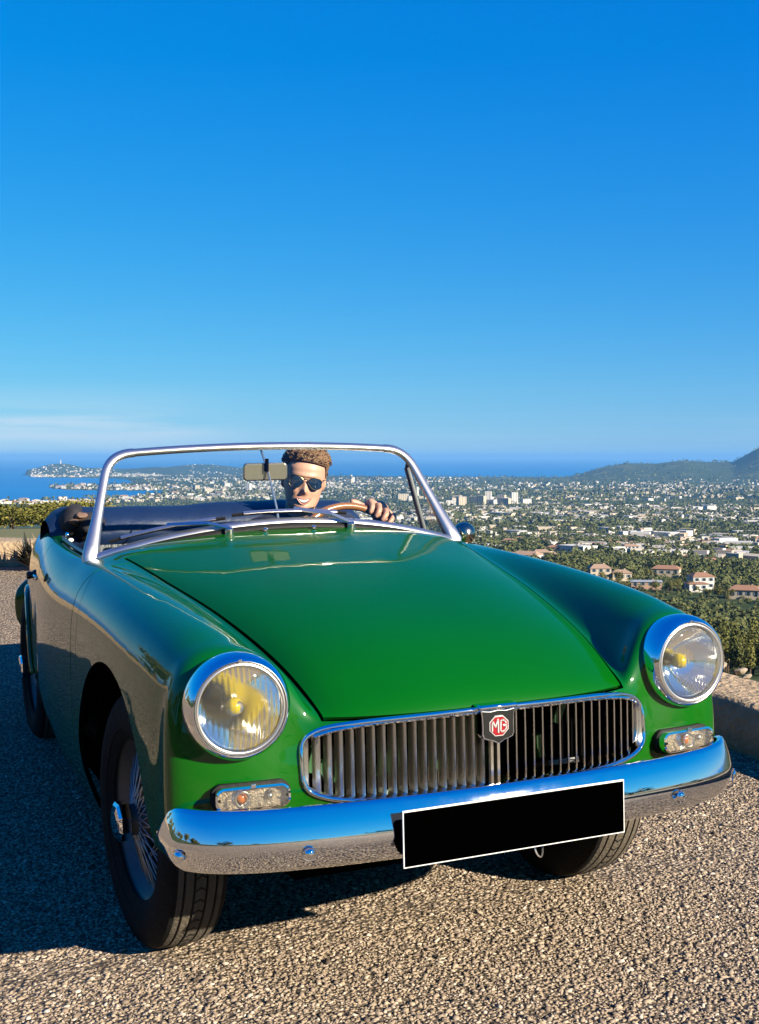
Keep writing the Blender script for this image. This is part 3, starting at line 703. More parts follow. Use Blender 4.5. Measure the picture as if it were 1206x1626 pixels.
# ------------------------------------------------------------------ front indicators
def rrect(w, h, r, n=6):
    P = []
    for cx, cz, a0 in ((w - r, h - r, 0), (-w + r, h - r, 90), (-w + r, -h + r, 180), (w - r, -h + r, 270)):
        for k in range(n + 1):
            a = math.radians(a0 + 90 * k / n); P.append((cx + r * math.cos(a), cz + r * math.sin(a)))
    return P
def barrel(w, h, r):      # rounded rectangle, slightly bowed and narrower at the outer end
    return [(x, z * (.86 + .26 * (1 - (x / w) ** 2)) ) for x, z in rrect(w, h, r)]
CLEARL = lamp_glass(); CLEARL.name = 'ribbed_clear_plastic'
def indicator(sx):
    h = empty('front_indicator', (sx * .507, -.618, .491)); h.parent = car; h.rotation_euler = (math.radians(-4), 0, sx * .10)
    def ring(o_, i_, y0, y1, y2):
        n = len(o_)
        vs = [(x, y0, z) for x, z in o_] + [(x * .985, y1, z * .96) for x, z in o_] + [(x, y1 - .001, z) for x, z in i_] + [(x, y2, z) for x, z in i_]
        fs = []
        for a in range(3):
            for i in range(n):
                j = (i + 1) % n; fs.append((a * n + i, a * n + j, (a + 1) * n + j, (a + 1) * n + i))
        return vs, fs
    ou = barrel(.074, .0245, .017); inn = barrel(.0685, .0195, .013)
    m = MB(); vs, fs = ring(ou, inn, .03, -.014, .004); m.add(vs, fs); m.build('indicator_rim', CHROME, h, angle=40)
    m = MB(); n = len(inn)
    m.add([(x, .004, z) for x, z in inn], [tuple(range(n))]); m.build('indicator_backing', mat('indicator_backing', (.50, .40, .27), rough=.28, metal=.75, noise_amt=.3, noise_scale=120, bump=.5, bump_scale=260), h, smooth=False)
    m = MB(); vs = [(x, -.012, z) for x, z in inn] + [(x * .9, -.020, z * .8) for x, z in inn] + [(x * .45, -.0225, z * .4) for x, z in inn] + [(0, -.023, 0)]
    fs = [(a * n + i, a * n + (i + 1) % n, (a + 1) * n + (i + 1) % n, (a + 1) * n + i) for a in range(2) for i in range(n)] + [(2 * n + i, 2 * n + (i + 1) % n, 3 * n) for i in range(n)]
    m.add(vs, fs); m.build('indicator_lens', CLEARL, h, angle=60)
    for dx, mt, nm, r in ((-.022 if sx < 0 else -.006, AMBER, 'amber_bulb', .0105), (.034 if sx < 0 else .036, CHROME2, 'side_lamp_bulb', .006)):
        m = MB(); m.sphere((dx, -.004, 0), (r, r * .8, r), 14, 8); m.build(nm, mt, h)
        m = MB(); m.lathe([(r * 1.1, .003), (r * 1.7, -.004), (r * 1.8, -.0045)], 24, Matrix.Translation((dx, 0, 0)) @ RY); m.build('bulb_cup', CHROME2, h)
    for rr in (.006, .0095, .013):
        m = MB(); m.lathe([(rr - .0011, 0), (rr, .0013), (rr + .0011, 0)], 28, Matrix.Translation((.034 if sx < 0 else .036, -.0195, 0)) @ RY); m.build('lens_ring', SCREEN_GLASS, h)
    for rr in (.0125, .0155):
        m = MB(); m.lathe([(rr - .0012, 0), (rr, .0014), (rr + .0012, 0)], 28, Matrix.Translation((-.022 if sx < 0 else -.006, -.0185, 0)) @ RY); m.build('lens_ring', CHROME2, h)
    for ex in (-.0655, .0655):
        m = MB(); m.lathe([(0, .002), (.0022, .0015), (.003, 0)], 10, Matrix.Translation((ex, -.0135, 0)) @ RY); m.build('lens_screw', DARK, h)
    m = MB(); m.box((0, -.0165, .0235), (.010, .006, .008)); m.build('rim_clip', CHROME, h, bevel=.001)
    m = MB(); pl = barrel(.077, .0275, .018); plate(m, pl, .006, .05); m.build('indicator_gasket', RUBBER, h, smooth=False)
indicator(-1); indicator(1)

# ------------------------------------------------------------------ wheels
TR = .300
def tyre_mesh():
    m = MB(); m.lathe([(.186, -.060), (.205, -.072), (.235, -.079), (.262, -.076), (.282, -.068), (.2915, -.061),
        (.2955, -.052), (.2975, -.040), (.2905, -.039), (.2905, -.035), (.2980, -.034), (.2992, -.017), (.2915, -.016), (.2915, -.012), (.2996, -.011),
        (.2996, .011), (.2915, .012), (.2915, .016), (.2992, .017), (.2980, .034), (.2905, .035), (.2905, .039), (.2975, .040), (.2955, .052),
        (.2915, .061), (.282, .068), (.262, .076), (.235, .079), (.212, .0735), (.211, .0715), (.200, .068), (.186, .060)], 96)
    return m.mesh('tyre', True, 28)
def rim_mesh():
    m = MB(); m.lathe([(.196, .064), (.204, .066), (.206, .062), (.202, .057), (.190, .052), (.180, .042), (.172, .030), (.160, .020), (.158, -.02), (.170, -.04), (.180, -.055), (.196, -.064)], 72)
    return m.mesh('wheel_rim', True, 40)
def tread_blocks():
    m = MB(); n = 60                       # cross cuts: thin dark ribs lying in the centre rib
    for k in range(n):
        a = 2 * PI * k / n
        for s in (-1, 1):
            c = Vector((.2995 * math.cos(a), .2995 * math.sin(a), s * .005))
            rot = Matrix.Rotation(a, 3, 'Z') @ Matrix.Rotation(s * .6, 3, 'X')
            m.box(c, (.0016, .0035, .015), rot)
    return m.mesh('tread_sipes', False)
tyre_me, rim_me, tread_me = tyre_mesh(), rim_mesh(), tread_blocks()
m = MB(); m.lathe([(.0, .085), (.030, .085), (.036, .080), (.036, .060), (.042, .050), (.046, .030), (.046, -.05), (.05, -.06), (.0, -.06)], 40); hub_me = m.mesh('hub', True, 35)
m = MB()
oc = [(math.cos(PI / 8 + k * PI / 4), math.sin(PI / 8 + k * PI / 4)) for k in range(8)]
for (r0, h0), (r1, h1) in zip([(.030, .080), (.047, .082), (.047, .104), (.040, .110), (.026, .113)], [(.047, .082), (.047, .104), (.040, .110), (.026, .113), (.0, .114)]):
    vs = [(r0 * c, r0 * s, h0) for c, s in oc] + [(r1 * c, r1 * s, h1) for c, s in oc]
    m.add(vs, [(i, (i + 1) % 8, 8 + (i + 1) % 8, 8 + i) for i in range(8)])
spin_me = m.mesh('spinner', False)
m = MB(); m.tube([(0, 0, 0), (0, 0, 1)], .0018, 6); spoke_me = m.mesh('spoke', True, 60)
def spoke_ends():
    L = []
    for k in range(20):                    # outer row, crossing, long
        a = 2 * PI * k / 20
        for s in (-1, 1):
            L.append((.036, .062, a, .168, .026, a + s * .42))
    for k in range(10):                    # inner row
        a = 2 * PI * (k + .5) / 10
        for s in (-1, 1):
            L.append((.046, -.035, a, .160, .004, a + s * .30))
    return L
def wheel(name, loc, side, steer=0.0, det=True):
    w = empty(name, loc); w.parent = car
    w.rotation_euler = (Matrix.Rotation(steer, 3, 'Z') @ Matrix.Rotation(-PI / 2 if side < 0 else PI / 2, 3, 'Y')).to_euler()
    first = not tyre_me.materials
    if first:
        tyre_me.materials.append(TYRE); tyre_me.materials.append(TREAD)
        tyre_me.polygons.foreach_set('material_index', [1 if (math.hypot(p.center.x, p.center.y) > .2935 and abs(p.center.z) < .056) else 0 for p in tyre_me.polygons])
    link_mesh('tyre', tyre_me, None, w); link_mesh('wheel_rim', rim_me, SILVERP if first else None, w)
    link_mesh('tread_cuts', tread_me, RUBBER if first else None, w)['kind'] = 'stuff'
    link_mesh('hub', hub_me, SILVERP if first else None, w); link_mesh('spinner', spin_me, CHROME if first else None, w)
    if det:
        for i, (r0, h0, a0, r1, h1, a1) in enumerate(spoke_ends()):
            p = Vector((r0 * math.cos(a0), r0 * math.sin(a0), h0)); q = Vector((r1 * math.cos(a1), r1 * math.sin(a1), h1))
            o = link_mesh('spoke', spoke_me, SPOKEM if (first and i == 0) else None, w)
            o.location = p; o.rotation_euler = (q - p).to_track_quat('Z', 'Y').to_euler(); o.scale = (1, 1, (q - p).length)
    return w
wheel('front_wheel', (-.548, 0, TR), -1, .075)
wheel('front_wheel', (.548, 0, TR), 1, .075)
wheel('rear_wheel', (-.515, RW[0], TR + .06), -1)
wheel('rear_wheel', (.515, RW[0], TR + .06), 1, 0, False)

# ------------------------------------------------------------------ windscreen
ws = empty('windscreen'); ws.parent = car
def base_pt(x): return Vector((x, .598 + .067 * (x / .58) ** 2, .960 - .262 * x * x))
def top_pt(x): return Vector((x, .818 + .02 * (x / .5) ** 2, 1.184 - .020 * (x / .5) ** 2))
BX, TX = .580, .486
basep = [base_pt(x) for x in np.linspace(-BX, BX, 41)]
# pillars with rounded upper corners
def corner(s):
    b = base_pt(BX * s); t = top_pt(TX * s)
    P = [b.lerp(t, k) for k in np.linspace(0.0, .78, 9)]
    q0 = P[-1]; q2 = top_pt((TX - .075) * s)
    for k in np.linspace(.12, 1, 9): P.append(q0 * (1 - k) ** 2 + (t + Vector((0, 0, .004))) * 2 * k * (1 - k) + q2 * k * k)
    return P
cl, crn = corner(-1), corner(1)
topp = [top_pt(x) for x in np.linspace(-(TX - .068), TX - .068, 25)]
up_ = cl + topp + crn[::-1]
plane_n = Vector((0, -.72, .69))
def rsec(a, b, r=.3):
    return [(a * math.copysign(abs(math.cos(t)) ** .6, math.cos(t)), b * math.copysign(abs(math.sin(t)) ** .6, math.sin(t))) for t in [2 * PI * k / 12 for k in range(12)]]
m = MB(); m.sweep(topp, rsec(.0095, .0115), plane_n); m.build('header_rail', ALU, ws, angle=50)
for s, P in ((-1, cl), (1, crn)):
    P = [P[0] + (P[0] - P[1]) * .9 + Vector((-s * .012, .012, -.008))] + P
    sc_ = [1.5, 1.75, 1.62, 1.42, 1.26, 1.14, 1.06, 1.02] + [1.0] * (len(P) - 8)
    m = MB(); m.sweep(P, rsec(.010, .0135), plane_n, scale=sc_)
    b = base_pt(BX * s)
    m.build('windscreen_pillar', ALU, ws, angle=50)
m = MB(); m.sweep([p + Vector((0, -.004, -.004)) for p in basep], rsec(.008, .012), plane_n); m.build('bottom_rail', ALU, ws, angle=50)
m = MB(); m.sweep([p + Vector((0, -.012, -.020)) for p in basep], rsec(.012, .014), plane_n); m.build('screen_seal', RUBBER, ws, angle=50)
# glass, a doubly curved sheet
rows = []
for i in range(25):
    u = -1 + 2 * i / 24
    a, b = base_pt(u * (BX - .004)), top_pt(u * (TX - .004)); rows.append([a.lerp(b, k) for k in np.linspace(0, 1, 9)])
m = MB(); m.grid(rows); m.build('windscreen_glass', SCREEN_GLASS, ws)
# tie rod and interior mirror
m = MB(); m.tube([(-.010, .835, 1.175), (-.004, .78, 1.10), (.004, .73, .99), (.006, .71, .92)], .0035, 8); m.build('tie_rod', ALU, ws)
rv = empty('interior_mirror', (-.008, .80, 1.104)); rv.parent = ws
m = MB(); ol = [(x, z) for x, z in rrect(.070, .0275, .012)]
plate(m, ol, -.008, .008); o = m.build('mirror_back', mat('mirror_back', (.42, .38, .28), rough=.25, metal=.9), rv, angle=40, bevel=.004)
o.rotation_euler = (.08, 0, -.10)
m = MB(); m.tube([(.0, -.02, .04), (.0, -.018, .0)], .006, 8); m.build('mirror_clamp', DARK, rv)
# wipers
for s, (px, L, up0_) in enumerate(((-.195, .33, .012), (.185, .36, .010))):
    wp = empty('wiper'); wp.parent = car
    pv = base_pt(px) + Vector((0, -.030, -.022))
    m = MB(); m.lathe([(.014, -.01), (.013, .012), (.009, .020), (0, .022)], 16, Matrix.Translation(pv) @ Matrix.Rotation(.5, 4, 'X')); m.build('wiper_spindle', CHROME2, wp)
    e = base_pt(px - .17) + Vector((0, .012, .030)); a0 = pv + Vector((0, 0, .018))
    m = MB(); m.sweep([a0, a0.lerp(e, .35) + Vector((0, -.012, .012)), e + Vector((0, -.008, .004))], [(-.002, -.006), (.002, -.006), (.002, .006), (-.002, .006)], Vector((0, -.7, .7))); m.build('wiper_arm', ALU if s else CHROME2, wp, smooth=False)
    bl = [base_pt(px - L * k) + Vector((0, .004, .022 + .006 * k)) for k in np.linspace(.0, 1, 12)]
    m = MB(); m.sweep(bl, [(-.004, -.003), (.004, -.003), (.004, .003), (-.004, .003)], Vector((0, -.7, .7))); m.build('wiper_blade', RUBBER, wp, smooth=False)
    m = MB(); m.sweep([p + Vector((0, -.006, .004)) for p in bl[1:-1]], [(-.0015, -.0045), (.0015, -.0045), (.0015, .0045), (-.0015, .0045)], Vector((0, -.7, .7))); m.build('blade_holder', ALU, wp, smooth=False)
# washer jets
for x in (-.09, .06):
    m = MB(); m.lathe([(.007, 0), (.007, .006), (.004, .010), (0, .011)], 12, Matrix.Translation((x, .555, nose_y(0, 0) * 0 + .934 - .25 * x * x))); m.build('washer_jet', CHROME, car)
# quarterlight on the driver's door
ql = empty('quarterlight'); ql.parent = car
qp = [(.598, .86, .872), (.566, .93, 1.118), (.556, .915, 1.128), (.520, .86, 1.140)]
for nm, P, r in (('quarterlight_post', [(.602, .93, .87), (.549, .955, 1.105)], .011),):
    m = MB(); m.sweep([Vector(p) for p in P], rsec(r, r * .8), Vector((0, 1, 0))); m.build(nm, BLACKP, ql)
m = MB(); m.tube([(.549, .955, 1.105), (.530, .90, 1.135), (.505, .85, 1.145)], .007, 8); m.build('quarterlight_frame', BLACKP, ql)
m = MB(); m.add([(.603, .70, .872), (.602, .93, .87), (.549, .955, 1.105), (.503, .84, 1.143)], [(0, 1, 2, 3)]); m.build('quarterlight_glass', SCREEN_GLASS, ql, smooth=False)
# door mirror
dm = empty('door_mirror', (.676, .78, .880)); dm.scale = (1.22, 1.22, 1.22); dm.parent = car
m = MB(); m.lathe([(0, .026), (.012, .024), (.023, .017), (.030, .006), (.032, -.004), (.031, -.012)], 28, RY); o = m.build('mirror_shell', mat('tarnished_chrome', (.40, .34, .27), rough=.16, metal=1), dm, angle=60)
m = MB(); m.lathe([(.031, -.011), (0, -.011)], 28, RY); m.build('mirror_glass', CHROME, dm)
m = MB(); m.tube([(-.022, .0, -.028), (-.012, .0, -.012), (0, 0, 0)], .005, 8); m.lathe([(.014, 0), (.012, .008), (0, .010)], 14, Matrix.Translation((-.026, 0, -.036))); m.build('mirror_arm', CHROME2, dm)
for s in (-1, 1):
    dh = empty('door_handle', (s * .667, 1.16, .790)); dh.parent = o_doorR if s < 0 else o_doorL
    m = MB(); m.lathe([(0, .030), (.010, .029), (.013, .024), (.011, .012), (.016, .008), (.018, 0)], 18, Matrix.Rotation(s * PI / 2, 4, 'Y')); m.build('handle_button', BLACKP, dh)
    m = MB(); m.box((s * .012, -.05, -.002), (.010, .09, .016)); m.build('handle_bar', CHROME, dh, bevel=.004)
# cockpit rim trim: bright strip along the top of each door
for s in (-1, 1):
    m = MB(); m.tube(catmull([(s * .566, .72, .872), (s * .566, .95, .880), (s * .564, 1.24, .896)], 6), .006, 8)
    m.build('door_top_trim', mat('door_trim', (.02, .03, .04), rough=.3) if s < 0 else bpy.data.materials['door_trim'], o_doorR if s < 0 else o_doorL)

# rolled lips of the rear wheel arches
for s in (-1, 1):
    P = []
    for k in range(29):
        a = math.radians(80 + 92 * k / 28); y, z = RW[0] + .347 * math.cos(a), .34 + .327 * math.sin(a)
        h_ = bvh_body.ray_cast(Vector((s * 2, y, z)), Vector((-s, 0, 0)))
        if h_[0] is not None: P.append((h_[0].x + s * .004, y, z))
    m = MB(); m.tube(P, .011, 8); m.build('arch_lip', PAINT, o_rear)
# ------------------------------------------------------------------ cockpit
m = MB()
rows = []
for x in np.linspace(-.55, .55, 23):
    z = .948 - .25 * x * x; rows.append([(x, .66 + .05 * (x / .55) ** 2, z - .012), (x, .74, z - .004), (x, .775, z - .016), (x, .785, z - .045), (x, .78, .70)])
m.grid(rows); m.build('dashboard', VINYL, car)
m = MB(); m.box((0, 1.1, .30), (1.1, 1.1, .03)); m.box((0, 1.05, .40), (.18, .9, .2)); m.box((0, 1.52, .55), (1.12, .04, .6)); m.build('cockpit_floor', VINYL, car, smooth=False)
for s in (-1, 1):
    m = MB(); m.box((s * .565, 1.0, .60), (.02, 1.0, .50)); m.build('door_card', VINYL, o_doorR if s < 0 else o_doorL, smooth=False)
    st = empty('seat'); st.parent = car
    m = MB(); m.box((s * .29, 1.12, .40), (.43, .46, .14)); m.build('seat_cushion', SEATM, st, bevel=.05, segs=4)
    m = MB(); m.box((s * .29, 1.40, .66), (.43, .12, .50), Matrix.Rotation(-.22, 3, 'X'), .88); m.build('backrest', SEATM, st, bevel=.05, segs=4)
# folded hood behind the seats
rows = []
for i in range(41):
    x = -.585 + 1.14 * i / 40
    e = max(0, (abs(x + .015) - .50) / .075); dz = -.05 * e * e
    wv = .008 * math.sin(x * 9) + .004 * math.sin(x * 23 + 1)
    r = []
    for k in range(11):
        a = -.25 * PI + 1.3 * PI * k / 10
        r.append((x, 1.52 - (.15 + .01 * math.sin(x * 13)) * math.cos(a), .905 + (.083 + wv * .5) * math.sin(a) + dz))
    rows.append(r)
m = MB(); m.grid(rows); m.build('folded_hood', NAVY, car, angle=80)
# bunched cloth and frame ends of the hood beside the near door
m = MB()
for c, r, t in (((-.505, 1.42, .945), (.05, .085, .050), 0), ((-.515, 1.53, .925), (.04, .09, .04), 0), ((-.46, 1.37, .93), (.05, .06, .045), 0)):
    m.sphere(c, r, 20, 12)
for i, v in enumerate(m.v):
    p = Vector(v); d = noise.noise(p * 22) * .016 + noise.noise(p * 50) * .006; m.v[i] = tuple(p + Vector((d, d * .5, d)))
m.build('hood_folds', mat('dark_cloth', (.016, .013, .014), rough=.8, noise_amt=.7, noise_scale=14), car, angle=80)
m = MB()
for c, r in (((-.515, 1.335, .945), (.018, .02, .014)), ((-.49, 1.335, .965), (.022, .02, .010))):
    m.sphere(c, r, 14, 8)
for i, v in enumerate(m.v):
    p = Vector(v); d = noise.noise(p * 40) * .012; m.v[i] = tuple(p + Vector((d, d * .5, d)))
m.build('leather_strap', mat('brown_leather', (.16, .095, .06), rough=.6, noise_amt=.5, noise_scale=20), car)
m = MB(); m.sphere((-.548, 1.27, .905), (.007, .007, .012), 10, 6); m.build('hood_catch', CHROME, car)
m = MB(); m.sphere((-.553, 1.17, .895), (.010, .008, .007), 10, 6); m.build('hood_stud', WHITEP, car)
# steering wheel
SWC = Vector((.295, .83, .800)); SWR = .195
sw = empty('steering_wheel', SWC); sw.parent = car; sw.rotation_euler = (math.radians(90 - 20), 0, 0)
m = MB(); m.tube([(SWR * math.cos(2 * PI * k / 64), SWR * math.sin(2 * PI * k / 64), 0) for k in range(64)], .0125, 12, closed=True); m.build('wheel_rim', WOOD, sw)
for a in (0, 180, 270):
    m = MB(); a = math.radians(a); m.sweep([(.03 * math.cos(a), .03 * math.sin(a), -.03), (SWR * math.cos(a), SWR * math.sin(a), 0)], [(-.002, -.014), (.002, -.014), (.002, .014), (-.002, .014)], Vector((0, 0, 1))); m.build('wheel_spoke', ALU, sw, smooth=False)
m = MB(); m.lathe([(.035, -.04), (.035, -.022), (.02, -.015), (0, -.014)], 24); m.build('wheel_boss', BLACKP, sw)
# ------------------------------------------------------------------ terrace ground
def to_world(p): return (T @ Vector((*p, 1)).to_4d() if False else (T @ Vector(p).to_4d())).to_3d()
SLOPE = .05
def tz(x, y): return SLOPE * max(0.0, y + .1) if y < 1e9 else 0
FAR_A, FAR_B = Vector((1.73, 6.35, 0)), Vector((-22.0, 16.4, 0))   # line of the rear parapet
def gravel_mat():
    m = bpy.data.materials.new('gravel_ground'); m.use_nodes = True; t = m.node_tree; b = t.nodes['Principled BSDF']
    b.inputs['Roughness'].default_value = .95; b.inputs['Specular IOR Level'].default_value = .2
    c = t.nodes.new('ShaderNodeTexCoord')
    wn = t.nodes.new('ShaderNodeTexNoise'); wn.inputs['Scale'].default_value = 60; wn.inputs['Detail'].default_value = 2
    t.links.new(c.outputs['Object'], wn.inputs['Vector'])
    ad = t.nodes.new('ShaderNodeMix'); ad.data_type = 'RGBA'; ad.blend_type = 'ADD'; ad.inputs['Factor'].default_value = .012
    t.links.new(c.outputs['Object'], ad.inputs['A']); t.links.new(wn.outputs['Color'], ad.inputs['B'])
    v = t.nodes.new('ShaderNodeTexVoronoi'); v.inputs['Scale'].default_value = 85; v.inputs['Randomness'].default_value = 1
    t.links.new(ad.outputs['Result'], v.inputs['Vector'])
    cr = t.nodes.new('ShaderNodeValToRGB'); e = cr.color_ramp.elements
    e[0].position = 0; e[0].color = (0.14902, 0.11047, 0.07628, 1); e[1].position = 1; e[1].color = (0.47418, 0.38155, 0.27744, 1)
    for p, k in ((.3, (0.31164, 0.23431, 0.15256, 1)), (.55, (0.37254, 0.28112, 0.18378, 1)), (.78, (0.29131, 0.22086, 0.15609, 1))):
        n = e.new(p); n.color = k
    sp = t.nodes.new('ShaderNodeSeparateColor'); t.links.new(v.outputs['Color'], sp.inputs[0]); t.links.new(sp.outputs[0], cr.inputs[0])
    # sandy patches
    pn = t.nodes.new('ShaderNodeTexNoise'); pn.inputs['Scale'].default_value = .55; pn.inputs['Detail'].default_value = 5; pn.inputs['Roughness'].default_value = .6
    t.links.new(c.outputs['Object'], pn.inputs['Vector'])
    pr = t.nodes.new('ShaderNodeMapRange'); pr.inputs['From Min'].default_value = .50; pr.inputs['From Max'].default_value = .68
    t.links.new(pn.outputs['Fac'], pr.inputs['Value'])
    mx = t.nodes.new('ShaderNodeMix'); mx.data_type = 'RGBA'; t.links.new(cr.outputs[0], mx.inputs['A']); mx.inputs['B'].default_value = (0.39287, 0.28784, 0.17338, 1)
    mm = t.nodes.new('ShaderNodeMath'); mm.operation = 'MULTIPLY'; mm.inputs[1].default_value = .6; t.links.new(pr.outputs[0], mm.inputs[0])
    t.links.new(mm.outputs[0], mx.inputs['Factor'])
    gp = t.nodes.new('ShaderNodeMapRange'); gp.inputs['From Min'].default_value = .30; gp.inputs['From Max'].default_value = .62; gp.inputs['To Max'].default_value = .85; t.links.new(v.outputs['Distance'], gp.inputs['Value'])
    m4 = t.nodes.new('ShaderNodeMix'); m4.data_type = 'RGBA'; m4.inputs['B'].default_value = (0.02940, 0.02324, 0.01892, 1)      # darker between the chips
    t.links.new(gp.outputs[0], m4.inputs['Factor']); t.links.new(mx.outputs['Result'], m4.inputs['A']); t.links.new(m4.outputs['Result'], b.inputs['Base Color'])
    bp = t.nodes.new('ShaderNodeBump'); bp.inputs['Strength'].default_value = .9; bp.inputs['Distance'].default_value = .008; bp.invert = True
    t.links.new(v.outputs['Distance'], bp.inputs['Height']); t.links.new(bp.outputs[0], b.inputs['Normal'])
    return m
GRAVEL = gravel_mat()
# ground sheet: fine near the car, following the terrace's slope
xs = sorted(set([round(x, 3) for x in np.concatenate([np.linspace(-34, -4, 16), np.linspace(-4, 1.75, 47)])]))
ys_ = sorted(set([round(y, 3) for y in np.concatenate([np.linspace(-30, -4, 14), np.linspace(-4, 7, 56), np.linspace(7, 22, 16)])]))
def ground_z(x, y):
    u = noise.noise(Vector((x * .8, y * .8, 1.3))) * .012 if abs(x) < 5 else 0
    k = min(1.0, max(0.0, (math.hypot(x, y - .7) - 1.5) / 1.5))
    return SLOPE * max(0.0, y + .1) + u * k
m = MB()
gi = {}
fn_ = lambda x, y: (FAR_B.x - FAR_A.x) * (y - FAR_A.y) - (FAR_B.y - FAR_A.y) * (x - FAR_A.x)   # <0 on the terrace side? sign set below
sg = 1 if fn_(0, 0) > 0 else -1
vs = []; fs = []
for y in ys_:
    for x in xs:
        yy = y; lim = FAR_A.y + (x - FAR_A.x) * (FAR_B.y - FAR_A.y) / (FAR_B.x - FAR_A.x) + .05
        yy = min(y, lim)
        gi[(x, y)] = len(vs); vs.append((x, yy, ground_z(x, yy)))
for j in range(len(ys_) - 1):
    for i in range(len(xs) - 1):
        q = [gi[(xs[i], ys_[j])], gi[(xs[i + 1], ys_[j])], gi[(xs[i + 1], ys_[j + 1])], gi[(xs[i], ys_[j + 1])]]
        if vs[q[0]][1] == vs[q[3]][1] and vs[q[1]][1] == vs[q[2]][1]: continue
        fs.append(q)
m.add(vs, fs)
ground = m.build('gravel_ground', GRAVEL); ground.matrix_world = T.copy(); tag(ground, kind='structure')

# loose chippings in front of and beside the car
def pebbles():
    ico = [(0, 0, 1)] + [(.894 * math.cos(2 * PI * k / 5), .894 * math.sin(2 * PI * k / 5), .447) for k in range(5)] + [(.894 * math.cos(2 * PI * (k + .5) / 5), .894 * math.sin(2 * PI * (k + .5) / 5), -.447) for k in range(5)] + [(0, 0, -1)]
    icf = [(0, 1 + k, 1 + (k + 1) % 5) for k in range(5)] + [(1 + k, 6 + k, 1 + (k + 1) % 5) for k in range(5)] + [(1 + (k + 1) % 5, 6 + k, 6 + (k + 1) % 5) for k in range(5)]
    base = np.array(ico[:11]); tri = np.array(icf)
    pts = []
    N = 92000
    while len(pts) < N:
        x = rng.uniform(-1.75, 1.72, 20000); y = rng.uniform(-1.35, 2.2, 20000)
        # nearer to the photographer: denser
        keep = rng.random(20000) < np.clip(1.0 - (y + .2) * .42, .18, 1)
        # only what the view over the bumper can show
        keep &= ~((np.abs(x) < .40) & (y > .6)) & ~((x < -.75) & (y < -1.0))
        nzv = np.array([noise.noise(Vector((a * .9 + 3.1, b * .9, 2))) for a, b in zip(x, y)]); keep &= ~((nzv > .22) & (rng.random(20000) < .8) & (x > .7))
        pts.extend(np.stack([x[keep], y[keep]], 1).tolist())
    P = np.array(pts[:N])
    r = rng.lognormal(math.log(.0037), .38, N); r = np.clip(r, .0018, .0100)
    gz = np.array([ground_z(a, b) for a, b in P])
    ang = rng.uniform(0, 2 * PI, N); ca, sa = np.cos(ang), np.sin(ang)
    sx = r * rng.uniform(.9, 1.5, N); sy = r * rng.uniform(.6, 1.0, N); sz = r * rng.uniform(.30, .52, N)
    jit = 1 + rng.uniform(-.28, .28, (N, 11, 3))
    B = base[None] * jit
    X = B[:, :, 0] * sx[:, None]; Y = B[:, :, 1] * sy[:, None]; Z = B[:, :, 2] * sz[:, None]
    tl = rng.uniform(-.5, .5, N)[:, None]; Z2 = Z * np.cos(tl) + X * np.sin(tl); X2 = X * np.cos(tl) - Z * np.sin(tl)
    V = np.stack([X2 * ca[:, None] - Y * sa[:, None] + P[:, 0:1], X2 * sa[:, None] + Y * ca[:, None] + P[:, 1:2], Z2 + (gz + sz * .25)[:, None]], 2).reshape(-1, 3)
    Fm = (tri[None] + (np.arange(N) * 11)[:, None, None]).reshape(-1, 3)
    me = bpy.data.meshes.new('gravel'); me.from_pydata(V.tolist(), [], Fm.tolist()); me.update()
    me.polygons.foreach_set('use_smooth', [True] * len(me.polygons))
    mt = bpy.data.materials.new('stone_chippings'); mt.use_nodes = True; t = mt.node_tree; b = t.nodes['Principled BSDF']; b.inputs['Roughness'].default_value = .8; b.inputs['Specular IOR Level'].default_value = .3
    g = t.nodes.new('ShaderNodeNewGeometry'); cr = t.nodes.new('ShaderNodeValToRGB'); e = cr.color_ramp.elements
    e[0].position = 0; e[0].color = (0.04840, 0.03508, 0.02649, 1); e[1].position = 1; e[1].color = (0.40000, 0.33765, 0.26453, 1)
    for p, k in ((.15, (0.15480, 0.11471, 0.07938, 1)), (.4, (0.24520, 0.18794, 0.12562, 1)), (.6, (0.18712, 0.14339, 0.10578, 1)), (.85, (0.28384, 0.21978, 0.14883, 1))):
        n = e.new(p); n.color = k
    t.links.new(g.outputs['Random Per Island'], cr.inputs[0]); t.links.new(cr.outputs[0], b.inputs['Base Color'])
    o = link_mesh('gravel', me, mt); o.matrix_world = T.copy(); tag(o, 'loose tan stone chippings strewn over the terrace round the car', 'gravel', kind='stuff')
pebbles()

# ------------------------------------------------------------------ parapet walls
STONE = mat('pale_render_coping', (.37, .265, .155), rough=.95, noise_amt=.45, noise_scale=14, bump=1.0, bump_scale=38)
def wall(name, A, B, h, th, label, nrm, seed=0):
    A, B = Vector(A), Vector(B); L = (B - A).length; d = (B - A) / L; nrm = Vector(nrm)
    n = max(8, int(L / .12)); m = MB(); rows = []
    prof = [(0, -.25), (0, 0.0), (.004, .5), (.012, .88), (.030, .97), (.075, 1.0), (th * .5, 1.02), (th - .08, 1.0), (th - .03, .95), (th, .8), (th, -.9)]
    for i in range(n + 1):
        p = A + d * (L * i / n); g = SLOPE * max(0, p.y + .1); r = []
        for k, (o, z) in enumerate(prof):
            q = p + nrm * o + Vector((0, 0, g + z * h)); w = noise.noise(q * 5 + Vector((seed, 0, 0))) * .016 + noise.noise(q * 18) * .008
            r.append(q + nrm * w + Vector((0, 0, w * .8)))
        rows.append(r)
    m.grid(rows, True)
    m.f.append(list(range(len(prof)))[::-1]); m.mi.append(0)
    m.f.append([n * len(prof) + k for k in range(len(prof))]); m.mi.append(0)
    o = m.build(name, STONE, angle=50); o.matrix_world = T.copy(); tag(o, label, 'wall'); return o
